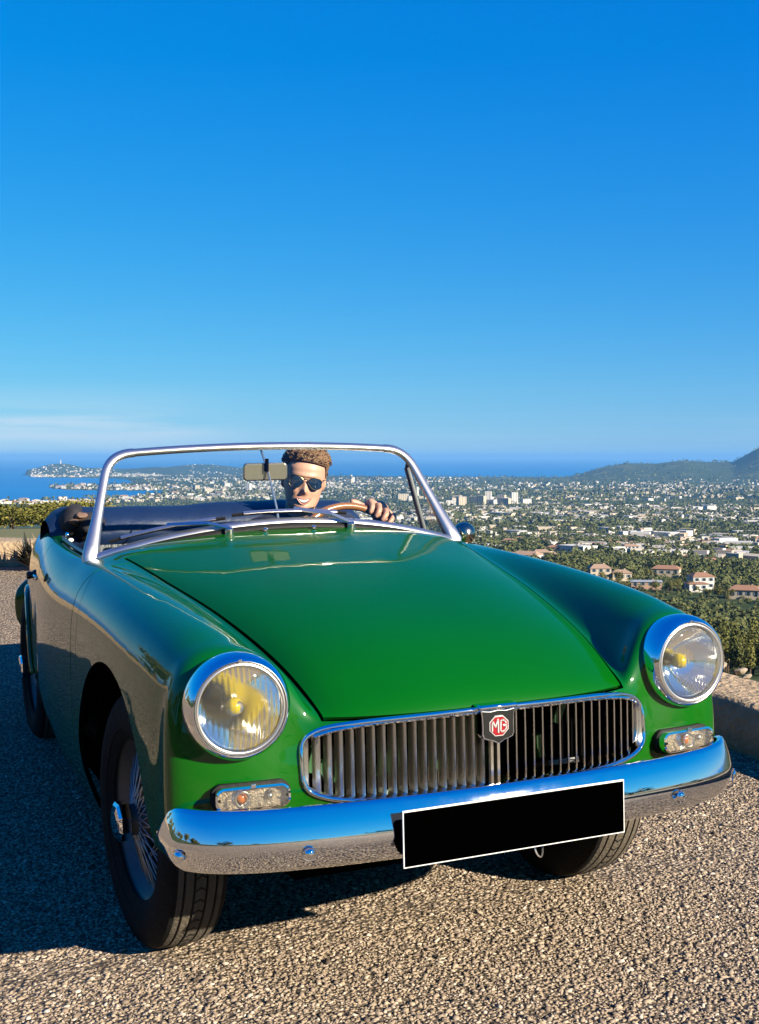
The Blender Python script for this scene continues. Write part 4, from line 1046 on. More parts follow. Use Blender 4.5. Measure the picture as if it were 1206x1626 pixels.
wall('parapet_wall', (1.73, -7, 0), (1.73, 6.3, 0), .178, .36, 'low sandy parapet wall with a rounded top along the right of the terrace', (1, 0, 0))
dd = (FAR_B - FAR_A).normalized(); nn = Vector((-dd.y, dd.x, 0)); nn = nn if nn.y > 0 else -nn
wall('parapet_wall', FAR_A, FAR_B, .20, .45, 'low tan parapet wall closing the back of the terrace behind dark spiky plants', nn, 4)
# loose rubble on the far edge of the right wall: each stone its own object
rocks = []
for k in range(5):
    m = MB(); m.sphere((0, 0, 0), (1, .72, .42), 10, 7)
    for i, v in enumerate(m.v):
        p = Vector(v); dsp = noise.noise(p * 1.3 + Vector((k * 7, 0, 0))) * .45 + noise.noise(p * 3 + Vector((k, 3, 0))) * .15; m.v[i] = tuple(p * (1 + dsp))
    rocks.append(m.mesh('rubble_stone', True, 32))
RUB = mat('limestone', (0.32258, 0.25806, 0.17742), rough=.95, noise_amt=.25, noise_scale=4, bump=.4, bump_scale=14)
for r_ in rocks: r_.materials.append(RUB)
i = 0
for y in np.arange(.1, 2.6, .085):
    x = 2.04 + random.uniform(-.04, .07); s_ = random.uniform(.02, .05)
    o = bpy.data.objects.new('rubble_stone', rocks[i % 5]); COL.objects.link(o); i += 1
    o.matrix_world = T @ Matrix.Translation((x, y, SLOPE * (y + .1) + .178 + s_ * .18)) @ Euler((random.uniform(-.25, .25), random.uniform(-.25, .25), random.uniform(0, 6))).to_matrix().to_4x4() @ Matrix.Scale(s_, 4)
    tag(o, ('large ' if s_ > .041 else 'small ' if s_ < .029 else '') + 'pale rubble stone on the right parapet wall, ' + ('towards the near end' if y < .9 else 'towards the far end' if y > 1.7 else 'midway along'), 'stone', 'rubble stones along the right parapet wall')

# ------------------------------------------------------------------ terrain of the valley
ZS = CW.z - 130.0                                  # sea level
def polar(az, d): return (CW.x + d * math.sin(AZ0 + az), CW.y + d * math.cos(AZ0 + az))
PX = lambda px: math.atan((px - 603) / FOC)        # bearing of a picture column, used to read the map off the photograph
DS = [0, 12, 20, 60, 120, 200, 250, 300, 350, 400, 500, 620, 700, 1200, 2000, 3000, 5000, 7900, 12000]
ZI = [-2.6, -2.8, -5.0, -13.5, -23, -34.5, -40.5, -45, -48.7, -50.6, -52.2, -56, -61, -87, -106, -118.5, -125.5, -128.6, -129]
ZL = [-2.6, -1.15, -1.38, -3.6, -7.0, -16, -24, -34, -42, -50, -62, -75, -82, -108, -120, -127, -129, -129, -129]
ZB = [-2.0, -1.45, -1.35, 0.8, 5.0, 10, 13, 16, 19, 22, 26, 31, 34, 50, 60, 60, 60, 60, 60]
coast_px = [(-500, 799), (0, 796), (60, 793.5), (130, 792), (165, 790), (200, 789.5), (235, 787.5), (262, 785), (276, 781.5), (262, 778.5), (200, 778), (150, 777.5), (110, 776.5), (85, 774.5), (76, 772), (90, 769.8), (150, 769), (190, 768), (216, 765.5), (200, 760.5), (175, 758.8), (140, 758), (60, 757.2), (45, 755.5), (40, 751), (60, 745.5), (150, 743), (300, 741.5), (345, 742.5), (400, 747), (430, 751.5), (520, 755.5), (700, 757.3), (860, 757.6), (905, 757), (960, 750), (1100, 746), (1600, 744)]
CPOLY = [polar(PX(x), 130 * FOC / (y - 725)) for x, y in coast_px]
def pt(px, d): return polar(PX(px), d)
CPOLY += [polar(1.2, 9000), polar(1.2, 500), polar(.2, 300), polar(-.5, 300), polar(-.9, 1500)]
CP = np.array(CPOLY)
def inside(X, Y):
    r = np.zeros(X.shape, bool); n = len(CP)
    for i in range(n):
        x1, y1 = CP[i]; x2, y2 = CP[(i + 1) % n]
        c = ((y1 > Y) != (y2 > Y)); 
        with np.errstate(divide='ignore', invalid='ignore'):
            r ^= c & (X < (x2 - x1) * (Y - y1) / (y2 - y1) + x1)
    return r
RX = [860, 905, 960, 995, 1040, 1085, 1125, 1165, 1185, 1206, 1260, 1350, 1500, 1800]
RYP = [759, 757, 741, 735, 736, 731, 733.5, 733, 722, 711, 709, 713, 722, 734]
def vnoise(X, Y, s, seed=0):
    # smooth value noise
    u = X / s + seed * 17.3; v = Y / s - seed * 9.1
    iu = np.floor(u); iv = np.floor(v); fu = u - iu; fv = v - iv
    fu = fu * fu * (3 - 2 * fu); fv = fv * fv * (3 - 2 * fv)
    def h(a, b):
        t = np.sin(a * 127.1 + b * 311.7 + seed * 5.7) * 43758.5453
        return t - np.floor(t)
    return (h(iu, iv) * (1 - fu) + h(iu + 1, iv) * fu) * (1 - fv) + (h(iu, iv + 1) * (1 - fu) + h(iu + 1, iv + 1) * fu) * fv
def smooth(x, a, b):
    t = np.clip((x - a) / (b - a), 0, 1); return t * t * (3 - 2 * t)
def height(X, Y):
    X = np.asarray(X, float); Y = np.asarray(Y, float)
    dx, dy = X - CW.x, Y - CW.y; d = np.hypot(dx, dy); az = np.arctan2(dx, dy) - AZ0
    az = (az + PI) % (2 * PI) - PI
    zi = np.interp(d, DS, ZI); zl = np.interp(d, DS, ZL); zb = np.interp(d, DS, ZB)
    wl = 1 - smooth(az, math.radians(-13), math.radians(-7))
    z = zi * (1 - wl) + zl * wl
    wb = np.maximum(smooth(-az, math.radians(40), math.radians(75)), smooth(az, math.radians(70), math.radians(110)))
    z = z * (1 - wb) + zb * wb
    amp = np.interp(d, [0, 20, 100, 300, 1000, 3000, 12000], [0, .05, .8, 2.5, 6, 4, 3])
    z = z + (vnoise(X, Y, 90, 1) - .5) * amp + (vnoise(X, Y, 330, 2) - .5) * amp * 1.3
    # far hills
    px = 603 + FOC * np.tan(np.clip(az, -1.2, 1.2))
    ridge = -(np.interp(px, RX, RYP) - 725) / FOC * 7600 + 129
    ridge = np.where(px > 870, ridge, 0) * np.where(np.abs(az) < 1.2, 1, 0)
    ridge = ridge * (.9 + .2 * vnoise(X, Y, 420, 5)) if False else ridge
    z = np.where(d > 2500, np.maximum(z, -129 + ridge * np.exp(-((d - 7600) / np.where(d < 7600, 1150, 900)) ** 2)), z)
    for cx, cd, hh, sa, sd in ((97, 9300, 78, 230, 320), (60, 9200, 40, 160, 250), (150, 9300, 45, 220, 300), (320, 10400, 64, 420, 400), (395, 10200, 40, 360, 400), (250, 9800, 46, 300, 400)):
        hx, hy = pt(cx, cd); rx, ry = X - hx, Y - hy; a0 = AZ0 + PX(cx)
        al = rx * math.cos(a0) - ry * math.sin(a0); rd = rx * math.sin(a0) + ry * math.cos(a0)
        z = np.where(d > 2500, np.maximum(z, -129 + hh * np.exp(-(al / sa) ** 2 - (rd / sd) ** 2)), z)
    far = d > 2500
    ins = inside(X, Y) | (d < 2500) | (wb > .5)
    z = np.where(ins, np.where(far & (wb < .5), np.maximum(z, -128.2), z), -136.0)
    return z + CW.z
azs = np.radians(np.concatenate([np.arange(-180, -30, 5), np.arange(-30, -20, 1), np.arange(-20, 20, .09), np.arange(20, 30, 1), np.arange(30, 181, 5)]))
ds = np.concatenate([np.geomspace(9.9, 2500, 120), np.geomspace(2520, 11800, 170), [13000, 16000]])
AZ, DD = np.meshgrid(azs, ds)
XX = CW.x + DD * np.sin(AZ0 + AZ); YY = CW.y + DD * np.cos(AZ0 + AZ); ZZ = height(XX, YY)
n, k = AZ.shape
idx = np.arange(n * k).reshape(n, k)
fq = np.stack([idx[:-1, :-1], idx[1:, :-1], idx[1:, 1:], idx[:-1, 1:]], -1).reshape(-1, 4)
# leave out the open sea
keep = (ZZ.reshape(-1)[fq] > ZS - 5).any(1)
me = bpy.data.meshes.new('terrain'); me.from_pydata(np.stack([XX, YY, ZZ], -1).reshape(-1, 3).tolist(), [], fq[keep].tolist()); me.update()
me.polygons.foreach_set('use_smooth', [True] * len(me.polygons))
def terrain_mat():
    m = bpy.data.materials.new('valley_terrain'); m.use_nodes = True; t = m.node_tree; b = t.nodes['Principled BSDF']
    b.inputs['Roughness'].default_value = 1; b.inputs['Specular IOR Level'].default_value = .1
    c = t.nodes.new('ShaderNodeTexCoord')
    def nz(s, d=5):
        n = t.nodes.new('ShaderNodeTexNoise'); n.inputs['Scale'].default_value = s; n.inputs['Detail'].default_value = d; n.inputs['Roughness'].default_value = .62
        t.links.new(c.outputs['Object'], n.inputs['Vector']); return n
    a = nz(.09, 6); r = t.nodes.new('ShaderNodeValToRGB'); e = r.color_ramp.elements
    e[0].position = .3; e[0].color = (0.0097, 0.0194, 0.0065, 1); e[1].position = .72; e[1].color = (0.0806, 0.0847, 0.0282, 1)
    x = e.new(.5); x.color = (0.0282, 0.0444, 0.0129, 1)
    t.links.new(a.outputs['Fac'], r.inputs[0])
    f = nz(.006, 4); fr = t.nodes.new('ShaderNodeMapRange'); fr.inputs['From Min'].default_value = .56; fr.inputs['From Max'].default_value = .66
    t.links.new(f.outputs['Fac'], fr.inputs['Value'])
    mx = t.nodes.new('ShaderNodeMix'); mx.data_type = 'RGBA'; mx.inputs['B'].default_value = (0.121, 0.1129, 0.0363, 1)
    q = t.nodes.new('ShaderNodeMath'); q.operation = 'MULTIPLY'; q.inputs[1].default_value = .7; t.links.new(fr.outputs[0], q.inputs[0])
    t.links.new(q.outputs[0], mx.inputs['Factor']); t.links.new(r.outputs[0], mx.inputs['A']); t.links.new(mx.outputs['Result'], b.inputs['Base Color'])
    return m
tr = link_mesh('terrain', me, terrain_mat()); tag(tr, kind='structure')

# sea
def sea_mat():
    m = bpy.data.materials.new('sea_water'); m.use_nodes = True; t = m.node_tree; b = t.nodes['Principled BSDF']
    b.inputs['Base Color'].default_value = (0.00146, 0.0803, 0.2482, 1); b.inputs['Roughness'].default_value = .6; b.inputs['Specular IOR Level'].default_value = .06
    c = t.nodes.new('ShaderNodeTexCoord'); n = t.nodes.new('ShaderNodeTexNoise'); n.inputs['Scale'].default_value = .0011; n.inputs['Detail'].default_value = 6
    t.links.new(c.outputs['Object'], n.inputs['Vector'])
    mx = t.nodes.new('ShaderNodeMix'); mx.data_type = 'RGBA'; mx.inputs['A'].default_value = (0.00022, 0.09125, 0.2628, 1); mx.inputs['B'].default_value = (0.00044, 0.146, 0.3431, 1)
    t.links.new(n.outputs['Fac'], mx.inputs['Factor']); t.links.new(mx.outputs['Result'], b.inputs['Base Color'])
    n2 = t.nodes.new('ShaderNodeTexNoise'); n2.inputs['Scale'].default_value = .05; n2.inputs['Detail'].default_value = 5; t.links.new(c.outputs['Object'], n2.inputs['Vector'])
    bp = t.nodes.new('ShaderNodeBump'); bp.inputs['Strength'].default_value = .3; bp.inputs['Distance'].default_value = 2; t.links.new(n2.outputs['Fac'], bp.inputs['Height']); t.links.new(bp.outputs[0], b.inputs['Normal'])
    return m
m = MB(); rows = []
sa = np.radians(np.linspace(-75, 75, 61))
for d in (1500, 6000, 12000, 25000, 50000, 90000): rows.append([(*polar(a, d), ZS) for a in sa])
m.grid(rows); sea = m.build('sea', sea_mat(), smooth=False); tag(sea, kind='structure')
# ------------------------------------------------------------------ vegetation
def leaf_mat(name, a, b_, c_):
    m = bpy.data.materials.new(name); m.use_nodes = True; t = m.node_tree; b = t.nodes['Principled BSDF']
    b.inputs['Roughness'].default_value = .75; b.inputs['Specular IOR Level'].default_value = .25
    g = t.nodes.new('ShaderNodeNewGeometry'); o = t.nodes.new('ShaderNodeObjectInfo')
    ad = t.nodes.new('ShaderNodeMath'); ad.operation = 'MULTIPLY_ADD'; ad.inputs[1].default_value = .55
    mu = t.nodes.new('ShaderNodeMath'); mu.operation = 'MULTIPLY'; mu.inputs[1].default_value = .45
    t.links.new(g.outputs['Random Per Island'], ad.inputs[0]); t.links.new(o.outputs['Random'], mu.inputs[0]); t.links.new(mu.outputs[0], ad.inputs[2])
    r = t.nodes.new('ShaderNodeValToRGB'); e = r.color_ramp.elements
    e[0].position = .05; e[0].color = (*a, 1); e[1].position = .95; e[1].color = (*c_, 1); k = e.new(.5); k.color = (*b_, 1)
    t.links.new(ad.outputs[0], r.inputs[0]); t.links.new(r.outputs[0], b.inputs['Base Color'])
    return m
LEAF_PINE = leaf_mat('pine_needles', (0.0219, 0.03066, 0.00511), (0.06935, 0.073, 0.01095), (0.1241, 0.11315, 0.01898))
LEAF_OAK = leaf_mat('oak_leaves', (0.03285, 0.04015, 0.00657), (0.0876, 0.08395, 0.01168), (0.146, 0.1241, 0.01898))
LEAF_FAR = leaf_mat('far_foliage', (0.01606, 0.02774, 0.0073), (0.04526, 0.05694, 0.01314), (0.09125, 0.08906, 0.0219))
BARK = mat('bark', (.10, .065, .04), rough=.95, noise_amt=.4, noise_scale=6)
def leaf_cloud(lobes, n, size, seed):
    r = np.random.default_rng(seed); V = []; F = []
    L = np.array([l[3] ** 2 for l in lobes]); L = L / L.sum()
    for i in range(n):
        cx, cy, cz, rad, sq = lobes[r.choice(len(lobes), p=L)]
        d = r.normal(size=3); d /= np.linalg.norm(d)
        if d[2] < -.3: d[2] *= .5
        k = rad * r.uniform(.55, 1.08)
        p = np.array([cx + d[0] * k, cy + d[1] * k, cz + d[2] * k * sq])
        nrm = d + r.normal(size=3) * .45; nrm /= np.linalg.norm(nrm)
        u = np.cross(nrm, r.normal(size=3)); u /= np.linalg.norm(u); v = np.cross(nrm, u)
        s = size * r.uniform(.6, 1.35); b = len(V)
        k5 = r.integers(4, 6); a0 = r.uniform(0, 6.28)
        for q in range(k5):
            a = a0 + 2 * PI * q / k5; rr = s * r.uniform(.55, 1.1)
            V.append(tuple(p + u * rr * math.cos(a) + v * rr * math.sin(a) * .75 + nrm * r.uniform(-.12, .12) * s))
        F.append(tuple(range(b, b + k5)))
    return V, F
def tree_meshes(kind, seed):
    r = random.Random(seed); lobes = []
    if kind == 'pine':      # upright crown, 1 unit tall
        for k in range(9):
            h = .28 + .62 * k / 8; w = .20 * (1.05 - (h - .2)) * r.uniform(.75, 1.25)
            a = r.uniform(0, 6.28); q = .10 * r.random() * (1.2 - h)
            lobes.append((math.cos(a) * q, math.sin(a) * q, h, w, 1.25))
        for k in range(4): lobes.append((r.uniform(-.12, .12), r.uniform(-.12, .12), r.uniform(.3, .55), .13, 1.0))
        n, s, th = 560, .034, .55
    elif kind == 'oak':
        for k in range(11):
            a = r.uniform(0, 6.28); q = .30 * math.sqrt(r.random()); h = .55 + r.uniform(-.15, .24) * (1 - q)
            lobes.append((math.cos(a) * q, math.sin(a) * q, h, r.uniform(.14, .24), .85))
        n, s, th = 560, .038, .5
    else:                   # shrub
        for k in range(10):
            a = r.uniform(0, 6.28); q = .38 * math.sqrt(r.random()); h = .30 + r.uniform(-.18, .36) * (1 - q)
            lobes.append((math.cos(a) * q, math.sin(a) * q, h, r.uniform(.17, .28), .95))
        n, s, th = 800, .036, .3
    V, F = leaf_cloud(lobes, n, s, seed)
    m = MB(); m.add(V, F); cr = m.mesh('crown', False)
    m = MB()
    m.tube([(0, 0, -.12), (.01, 0, .12), (-.008, .01, th * .7), (0, 0, th)], .022, 6, scale=[1.3, 1, .75, .4])
    for k in range(4):
        a = r.uniform(0, 6.28); h = th * r.uniform(.5, .9); m.tube([(0, 0, h), (.1 * math.cos(a), .1 * math.sin(a), h + .12), (.19 * math.cos(a), .19 * math.sin(a), h + .2)], .010, 5, scale=[1, .7, .4])
    tk = m.mesh('trunk', True)
    cr.materials.append(LEAF_PINE if kind == 'pine' else LEAF_OAK); tk.materials.append(BARK)
    return cr, tk
TM = {k: [tree_meshes(k, 11 * i + j) for i in range(n)] for j, (k, n) in enumerate((('pine', 6), ('oak', 5), ('shrub', 5)))}
def tree(kind, x, y, h, w, label, group, name, z=None, v=None):
    z = float(height(x, y)) if z is None else z
    cr, tk = TM[kind][random.randrange(len(TM[kind])) if v is None else v]
    o = empty(name, (x, y, z), rz=random.uniform(0, 6.28)); o.scale = (w, w, h)
    tag(o, label, 'shrub' if kind == 'shrub' else 'tree', group)
    c = bpy.data.objects.new('crown', cr); COL.objects.link(c); c.parent = o
    t = bpy.data.objects.new('trunk', tk); COL.objects.link(t); t.parent = o
    return o

# distance at which the valley floor shows at a given picture row, for planning the town
_d = np.geomspace(60, 9000, 900); _py = 725 - np.interp(_d, DS, ZI) / _d * FOC
def d_row(py): return float(np.interp(-py, -_py, _d))
built = []                                           # (x, y, radius) kept clear of trees
def clear(x, y, r):
    return all((x - a) ** 2 + (y - b) ** 2 > (r + q) ** 2 for a, b, q in built)

# ------------------------------------------------------------------ houses
W_CREAM = mat('cream_render', (0.4368, 0.3612, 0.2604), rough=.9, noise_amt=.12, noise_scale=.6)
W_WHITE = mat('white_render', (0.5544, 0.5208, 0.462), rough=.9, noise_amt=.08, noise_scale=.6)
W_PINK = mat('pink_render', (0.378, 0.2436, 0.1596), rough=.9, noise_amt=.12, noise_scale=.6)
ROOF = mat('terracotta_tiles', (0.2856, 0.147, 0.084), rough=.9, noise_amt=.35, noise_scale=1.3)
ROOF2 = mat('pale_tiles', (0.336, 0.2184, 0.1428), rough=.9, noise_amt=.3, noise_scale=1.3)
FLAT = mat('flat_roof', (0.3528, 0.3444, 0.3276), rough=.9, noise_amt=.2, noise_scale=.3)
METR = mat('grey_metal_roof', (.30, .32, .35), rough=.6, noise_amt=.2, noise_scale=.3)
WIN = mat('dark_window', (.02, .025, .03), rough=.15)
SHUT = mat('blue_shutter', (.10, .16, .22), rough=.7)
def gable(m, L, Wd, h, rise, ov=.35, hip=.0):
    l, w = L / 2 + ov, Wd / 2 + ov
    vs = [(-l, -w, h), (l, -w, h), (l, w, h), (-l, w, h), (-l + hip, 0, h + rise), (l - hip, 0, h + rise)]
    vs += [(x, y, z - .18) for x, y, z in vs[:4]]
    m.add(vs, [(0, 1, 5, 4), (2, 3, 4, 5), (3, 0, 4), (1, 2, 5), (6, 9, 8, 7), (0, 6, 7, 1), (1, 7, 8, 2), (2, 8, 9, 3), (3, 9, 6, 0)])
def villa(az, d, rot, blocks, label, wallm, roofm, group='villas on the slope below the terrace'):
    x, y = polar(az, d); z = float(height(x, y)) + .9
    v = empty('villa', (x, y, z), rz=-(AZ0 + az) + rot); v.scale = (.85, .85, .85); tag(v, label, 'house', group)
    for (ox, oy, L, Wd, h, rise, nst) in blocks:
        m = MB(); m.box((ox, oy, h / 2 - 1.5), (L, Wd, h + 3)); wall_ = m.build('wall', wallm, v, smooth=False)
        m = MB(); gable(m, L, Wd, h, rise, .45, min(L, Wd) * .35)
        m.v = [(a + ox, b + oy, c) for a, b, c in m.v]; rf = m.build('roof', roofm, v, smooth=False)
        m = MB(); m.box((ox + L * .22, oy + .6, h + rise * .9), (.7, .6, 1.2)); m.build('chimney', wallm, rf, smooth=False)
        nw = max(2, int(L / 3.2))
        for s in range(nst):
            for k in range(nw):
                wx = ox - L / 2 + L * (k + .5) / nw
                m = MB(); m.box((wx, oy - Wd / 2 - .03, 1.6 + 2.8 * s), (1.1, .12, 1.35 if s or k % 3 else 2.1)); wo = m.build('window', WIN, v, smooth=False)
                m = MB()
                for q in (-.82, .82): m.box((wx + q, oy - Wd / 2 - .05, 1.6 + 2.8 * s), (.5, .08, 1.35))
                m.build('shutters', SHUT, wo, smooth=False)['kind'] = 'stuff'
            m = MB(); m.box((ox - L / 2 - .03, oy, 1.6 + 2.8 * s), (.12, 1.1, 1.3)); m.build('window', WIN, v, smooth=False)
        built.append((x + ox * .7, y + oy * .7, max(L, Wd) * .62))
    for q in range(1, 8): built.append((*polar(az, d - 11 * q), 8.0 - q * .45))
    return v
D_ = math.radians
villa(PX(968), 560, D_(12), [(-5, 0, 11, 9, 5.6, 1.9, 2), (6, -2, 10, 8, 3.2, 1.5, 1)], 'cream two-block villa with terracotta roofs, nearest the green wing', W_CREAM, ROOF2)
villa(PX(1060), 600, D_(-8), [(0, 0, 15, 9, 3.4, 1.8, 1)], 'long low villa with a pale tiled roof behind dark trees', W_CREAM, ROOF)
villa(PX(1112), 500, D_(20), [(1.5, 2, 10, 9, 5.8, 1.6, 2), (-3, -5, 9, 7, 3.1, .5, 1)], 'bright white stepped villa with a small terracotta roof', W_WHITE, ROOF)
villa(PX(1186), 470, D_(-5), [(0, 0, 13, 8, 3.2, 1.8, 1)], 'low villa with an orange tiled roof at the right edge of the view', W_CREAM, ROOF)
villa(PX(1028), 500, D_(4), [(0, 0, 14, 6, 2.6, .5, 1)], 'long flat brown-roofed outbuilding among the pines', W_PINK, METR)
villa(PX(860), 780, D_(10), [(0, 0, 13, 9, 5.4, 1.8, 2), (9, 1, 8, 7, 3.2, 1.4, 1)], 'cream villa with a terracotta roof just above the bonnet edge', W_CREAM, ROOF2)
villa(PX(885), 900, D_(-14), [(0, 0, 14, 9, 5.2, 1.8, 2)], 'pink-walled villa half hidden by trees beside a cream one', W_PINK, ROOF)
villa(PX(1002), 900, D_(15), [(0, 0, 13, 9, 5.4, 1.7, 2)], 'white villa with a pale roof on the wooded rise', W_WHITE, ROOF2)
villa(PX(1160), 880, D_(-20), [(0, 0, 14, 10, 5.4, 1.7, 2)], 'ochre villa with a red roof on the right of the wooded rise', W_PINK, ROOF)
villa(PX(950), 1010, D_(0), [(0, 0, 16, 9, 5.4, 1.8, 2)], 'long cream house with an orange roof near the valley floor', W_CREAM, ROOF)
villa(PX(1090), 1060, D_(22), [(0, 0, 12, 10, 5.6, 1.8, 2)], 'square cream house with an orange roof near the valley floor', W_CREAM, ROOF2)
villa(PX(810), 1090, D_(-10), [(0, 0, 15, 10, 5.4, 1.7, 2)], 'broad white house by the pale meadow', W_WHITE, ROOF)

def house_mesh(L, Wd, h, rise, wallm, roofm):
    m = MB(); m.box((0, 0, h / 2 - 1), (L, Wd, h + 2)); m.cur = 1
    if rise > 0: gable(m, L, Wd, h, rise, .4, min(L, Wd) * .3)
    else: m.box((0, 0, h + .2), (L * .96, Wd * .96, .5))
    m.cur = 2
    for k in range(max(2, int(L / 6))):
        for s in range(max(1, int(h / 3))):
            m.box((-L / 2 + (k + .5) * L / max(2, int(L / 6)), -Wd / 2 - .02, 1.5 + 3 * s), (1.6, .1, 1.3))
    me = m.mesh('house', False)
    for x in (wallm, roofm, WIN): me.materials.append(x)
    return me
HV = [house_mesh(13, 9, 5.2, 1.8, W_CREAM, ROOF), house_mesh(11, 9, 3.2, 1.7, W_WHITE, ROOF), house_mesh(16, 10, 5.4, 1.9, W_WHITE, ROOF2), house_mesh(12, 8, 5.6, 1.6, W_PINK, ROOF)]
HW = [house_mesh(52, 26, 8, 0, W_WHITE, FLAT), house_mesh(38, 20, 7, 0, W_WHITE, FLAT), house_mesh(60, 22, 9, 0, W_CREAM, FLAT), house_mesh(44, 30, 7, 0, FLAT, METR), house_mesh(30, 18, 6, 2.0, W_WHITE, METR)]
HB = [house_mesh(20, 14, 24, 0, W_CREAM, FLAT), house_mesh(16, 15, 30, 0, W_WHITE, FLAT), house_mesh(30, 13, 18, 0, W_CREAM, FLAT), house_mesh(22, 14, 15, 0, W_WHITE, FLAT)]
def place(name, me, az, d, label, cat, group, s=1.0, rot=None, zoff=0):
    x, y = polar(az, d); z = float(height(x, y)) + zoff
    if z < ZS + .5: return None
    o = bpy.data.objects.new(name, me); COL.objects.link(o); o.location = (x, y, z)
    o.rotation_euler = (0, 0, -(AZ0 + az) + (random.uniform(-.7, .7) if rot is None else rot)); o.scale = (s, s, s)
    tag(o, label, cat, group); built.append((x, y, max(v.co.x for v in me.vertices) * s * .9)); return o
R_ = random.Random(5)
# hillside houses between the villas and the valley floor
k = 0
while k < 58:
    px = R_.uniform(735, 1230); py = R_.triangular(843, 905, 862); d = d_row(py); x, y = polar(PX(px), d)
    if not clear(x, y, 14): continue
    me_ = HV[R_.choice((0, 0, 1, 1, 2, 3))]; c = {0: 'cream', 1: 'small white', 2: 'large white', 3: 'pink'}[HV.index(me_)]
    place('house', me_, PX(px), d, f'{c} house with a tiled roof among the trees of the lower slope', 'house', f'{c} houses on the lower slope', R_.uniform(.6, .95)); k += 1
# sheds and shops on the valley floor
k = 0
while k < 80:
    px = R_.uniform(560, 1240); py = R_.triangular(797, 846, 822); d = d_row(py); x, y = polar(PX(px), d)
    if not clear(x, y, 20): continue
    me_ = R_.choice(HW); c = ['wide white', 'white', 'long cream', 'grey-roofed', 'white ridged'][HW.index(me_)]
    place('warehouse', me_, PX(px), d, f'{c} flat warehouse on the valley floor' if me_ is not HW[4] else 'white warehouse with a ridged roof on the valley floor', 'warehouse', f'{c} warehouses on the valley floor', R_.uniform(.45, .9)); k += 1
# apartment blocks
for px, d, i in ((716, 2900, 3), (724, 3000, 2), (733, 2850, 0), (757, 3050, 2), (765, 3000, 0), (776, 3150, 1), (781, 3000, 3), (797, 3100, 0), (802, 3000, 2), (817, 3050, 1), (836, 3000, 3), (560, 5600, 1), (556, 5500, 0), (640, 3300, 2), (655, 3200, 3), (395, 4300, 1), (330, 4100, 2), (312, 4300, 0), (660, 3700, 1), (1128, 2600, 3)):
    place('apartment_block', HB[i], PX(px), d, ['tall cream apartment block above the roofs of the plain', 'tall white apartment tower above the roofs of the plain', 'broad cream apartment block above the roofs of the plain', 'lower white apartment block above the roofs of the plain'][i], 'apartment block', 'apartment blocks of the town')
# white houses along the shore and on the headlands
k = 0
while k < 85:
    u = R_.random()
    if u < .3: px, py = R_.uniform(160, 460), R_.uniform(772, 795)
    elif u < .5: px, py = R_.uniform(80, 230), R_.uniform(769.5, 776)
    elif u < .65: px, py = R_.uniform(52, 240), R_.uniform(754.5, 757)
    elif u < .8: px, py = R_.uniform(-20, 140), R_.uniform(796.5, 802)
    else: px, py = R_.uniform(200, 700), R_.uniform(759, 772)
    d = 130 * FOC / (py - 725)
    i = R_.choice((1, 2, 2, 3)); o = place('shore_building', HB[3] if i == 3 else HV[i], PX(px), d, ('white building ' if i < 3 else 'taller white building ') + ('on the bay shore beyond the windscreen' if u < .3 else 'on the low spit in the bay' if u < .5 else 'along the foot of the lighthouse headland' if u < .65 else 'on the near beach beyond the bushes' if u < .8 else 'on the far shore of the town'), 'building', 'white buildings along the coast', R_.uniform(1.1, 2.0) if i < 3 else R_.uniform(.6, 1.1))
    if o is not None: k += 1
lx, ly = pt(97, 9300)
lt = empty('lighthouse', (lx, ly, float(height(lx, ly)) - 2)); tag(lt, 'small white lighthouse on top of the dark headland', 'lighthouse')
m = MB(); m.lathe([(5, 0), (4, 14), (3.4, 22), (4.2, 22.5), (4.2, 24)], 16); m.build('tower', W_WHITE, lt)
m = MB(); m.lathe([(3, 24), (3, 28), (0, 31)], 12); m.build('lantern', W_WHITE, lt)

